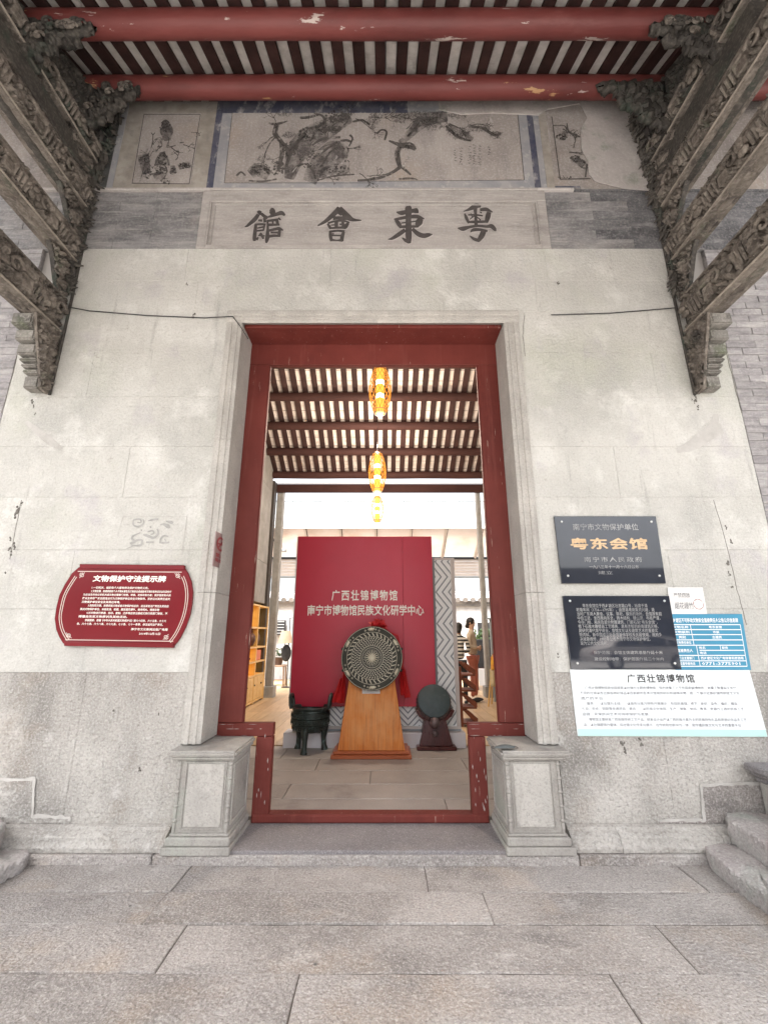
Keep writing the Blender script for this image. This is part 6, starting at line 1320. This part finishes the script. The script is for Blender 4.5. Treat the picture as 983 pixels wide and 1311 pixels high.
def person(pos, face, label, top, legs_m, striped=False, turn=0.0, H=1.62):
    t = thing('person', label, 'person', tuple(pos)); M = Matrix.Translation(pos) @ Matrix.Rotation(face, 4, 'Z')
    k = H / 1.70
    def T(ch): return [(*(M @ Vector((x * k, y * k, z * k))), r * k) for x, y, z, r in ch]
    # body: faces -Y locally
    body = [[(0, 0, .93, .125), (0, .01, 1.10, .11), (0, .015, 1.27, .125), (0, .02, 1.38, .10), (0, .015, 1.45, .05), (0, 0, 1.53, .045)],
            [(0, .02, 1.38, .10), (-.16, .02, 1.39, .055)], [(0, .02, 1.38, .10), (.16, .02, 1.39, .055)]]
    arms = [[(-.16, .02, 1.39, .055), (-.21, .0, 1.14, .042), (-.06, -.17, 1.10, .034), (.05, -.19, 1.12, .028)], [(.16, .02, 1.39, .055), (.21, .0, 1.13, .042), (.07, -.16, 1.05, .034), (-.05, -.20, 1.07, .028)]]
    skin('body', [T(c) for c in [[(0, 0, 1.34, .05), (0, .01, 1.45, .05), (0, 0, 1.56, .062), (0, -.005, 1.63, .078), (0, .005, 1.70, .05)]]], 'skin', t)
    skin('shirt', [T(c) for c in body + [[(-.16, .02, 1.39, .055), (-.21, .0, 1.14, .046), (-.10, -.13, 1.105, .040)], [(.16, .02, 1.39, .055), (.21, .0, 1.13, .046), (.11, -.125, 1.075, .040)]]], top, t)
    skin('trousers', [T(c) for c in [[(0, 0, .93, .11), (-.08, 0, .86, .085), (-.10, -.01, .48, .062), (-.10, .01, .10, .045)], [(0, 0, .93, .11), (.08, 0, .86, .085), (.10, -.01, .48, .062), (.10, .01, .10, .045)]]], legs_m, t)
    for s in (-1, 1):
        b = MB(); b.ball((0, 0, 0), .05, 8, (.8, 2.1, .7)); b.xf(M @ Matrix.Translation((s * .10 * k, -.05 * k, .036))); b.build('shoe', 'black_cloth', t, smooth=True)
        hx, hy, hz = s * .10, -.13, (1.105 if s < 0 else 1.075)
        ch = [[(hx, hy, hz, .030), (hx - s * .07, hy - .035, hz + .01, .026), (hx - s * .11, hy - .045, hz + .01, .026)]]
        for f in range(4): ch.append([(hx - s * .11, hy - .045, hz + .01, .026), (hx - s * .155, hy - .05, hz + .035 - f * .019, .0085), (hx - s * (.185 - abs(f - 1.3) * .008), hy - .04, hz + .033 - f * .019, .007)])
        ch.append([(hx - s * .07, hy - .035, hz + .01, .026), (hx - s * .09, hy - .05, hz + .05, .009), (hx - s * .115, hy - .055, hz + .06, .008)])
        skin('hand', [T(c) for c in ch], 'skin', t, 1)
    b = MB(); b.ball((0, .018, 1.665), .098, 12, (.9, 1.03, 1.02)); b.ball((0, .075, 1.60), .07, 10, (1, .7, 1.2)); b.ball((0, .10, 1.57), .05, 8)
    cut = MB(); cut.v = b.v; cut.f = [f for f in b.f if not all(b.v[i][1] < -.035 and b.v[i][2] < 1.70 for i in f)]
    cut.v = [tuple(Vector(v) * k) for v in cut.v]; cut.xf(M); cut.build('hair', 'hair', t, smooth=True)
    b = MB(); b.add([(-.013, -.075, 1.60), (.013, -.075, 1.60), (0, -.104, 1.607), (0, -.078, 1.65)], [(0, 1, 2), (0, 2, 3), (1, 3, 2)]); b.v = [tuple(Vector(v) * k) for v in b.v]; b.xf(M).build('nose', 'skin', t)
    for s in (-1, 1):
        b = MB().ball((s * .03 * k, -.074 * k, 1.645 * k), .009 * k, 6, (1.3, .6, .7)); b.xf(M).build('eye', 'hair', t); b = MB().ball((s * .078 * k, .005 * k, 1.63 * k), .022 * k, 7, (.4, .8, 1.3)); b.xf(M).build('ear', 'skin', t, smooth=True)
    b = MB().ball((0, -.076 * k, 1.575 * k), .02 * k, 6, (1.2, .4, .35)); b.xf(M).build('mouth', 'coral_cloth', t); return t
hd = px(603, 797, 6.3); person(Vector((hd.x, 6.3, .075)), R(62), 'person with short dark hair and beige top, arms folded, standing in profile in the yard', 'beige_cloth', 'coral_cloth', H=hd.z - .075 + .05)
hd2 = px(587, 808, 5.9); person(Vector((hd2.x, 5.9, .075)), R(170), 'person in striped top and black trousers seen from behind, half hidden by the zigzag partition', 'striped_cloth', 'black_cloth', H=hd2.z - .075 + .12)

# ================================================================== STREET IN FRONT: the white car mirrored in the dark plaques
CXc, CYc, CZc = 11.4, -17.6, -.12
t = thing('parked_car', 'white car parked across the street, seen only mirrored in the lower black plaque', 'car', (CXc, CYc, CZc))
prof = [(-2.15, .32), (-2.2, .62), (-2.1, .86), (-1.5, .95), (-1.05, 1.38), (-.6, 1.47), (.6, 1.48), (1.3, 1.36), (1.85, 1.0), (2.15, .92), (2.2, .5), (2.15, .3)]
MB().prism([(CXc + x, CYc - .85, CZc + z) for x, z in prof], (0, 1.7, 0)).build('body', 'white_frame', t, bevel=.06, seg=2)
for w in ([(-1.35, .98), (-1.0, 1.32), (-.2, 1.38), (-.2, .98)], [(-.12, .98), (-.12, 1.38), (.6, 1.38), (.9, 1.30), (1.0, .98)], [(1.08, .98), (1.0, 1.28), (1.25, 1.25), (1.6, 1.02)]):
    MB().prism([(CXc + x, CYc + .852, CZc + z) for x, z in w], (0, .01, 0)).build('window', 'plaque_black', t)
for x in (-1.35, 1.35):
    w = MB().lathe([(.30, 0), (.33, .05), (.33, .17), (.30, .2)], 24, (CXc + x, CYc + .70, CZc + .33), 'Y').build('wheel', 'black_cloth', t, smooth=True)
    MB().lathe([(.19, 0), (.17, .02), (.05, .03)], 16, (CXc + x, CYc + .90, CZc + .33), 'Y').build('rim', 'screw', w, smooth=True)
MB().box(CXc + 2.1, CXc + 2.19, CYc + .45, CYc + .8, CZc + .62, CZc + .78).build('headlight', 'mirror_pale', t, bevel=.03)
MB().box(CXc - 2.2, CXc - 2.1, CYc + .5, CYc + .8, CZc + .66, CZc + .80).build('tail_light', 'sign_red', t, bevel=.03)

t = thing('street_building', 'dark building across the street, seen only mirrored in the polished plaques', 'building', (8, -26, -.12))
MB().box(-22, 34, -30, -26, -.12, 5.6).build('wall', 'yard_building', t)
for i in range(16):
    for j in range(2): MB().box(-20.5 + i * 3.4, -18.6 + i * 3.4, -25.99, -25.95, .8 + j * 2.5, 2.3 + j * 2.5).build('window', 'plaque_black', t)
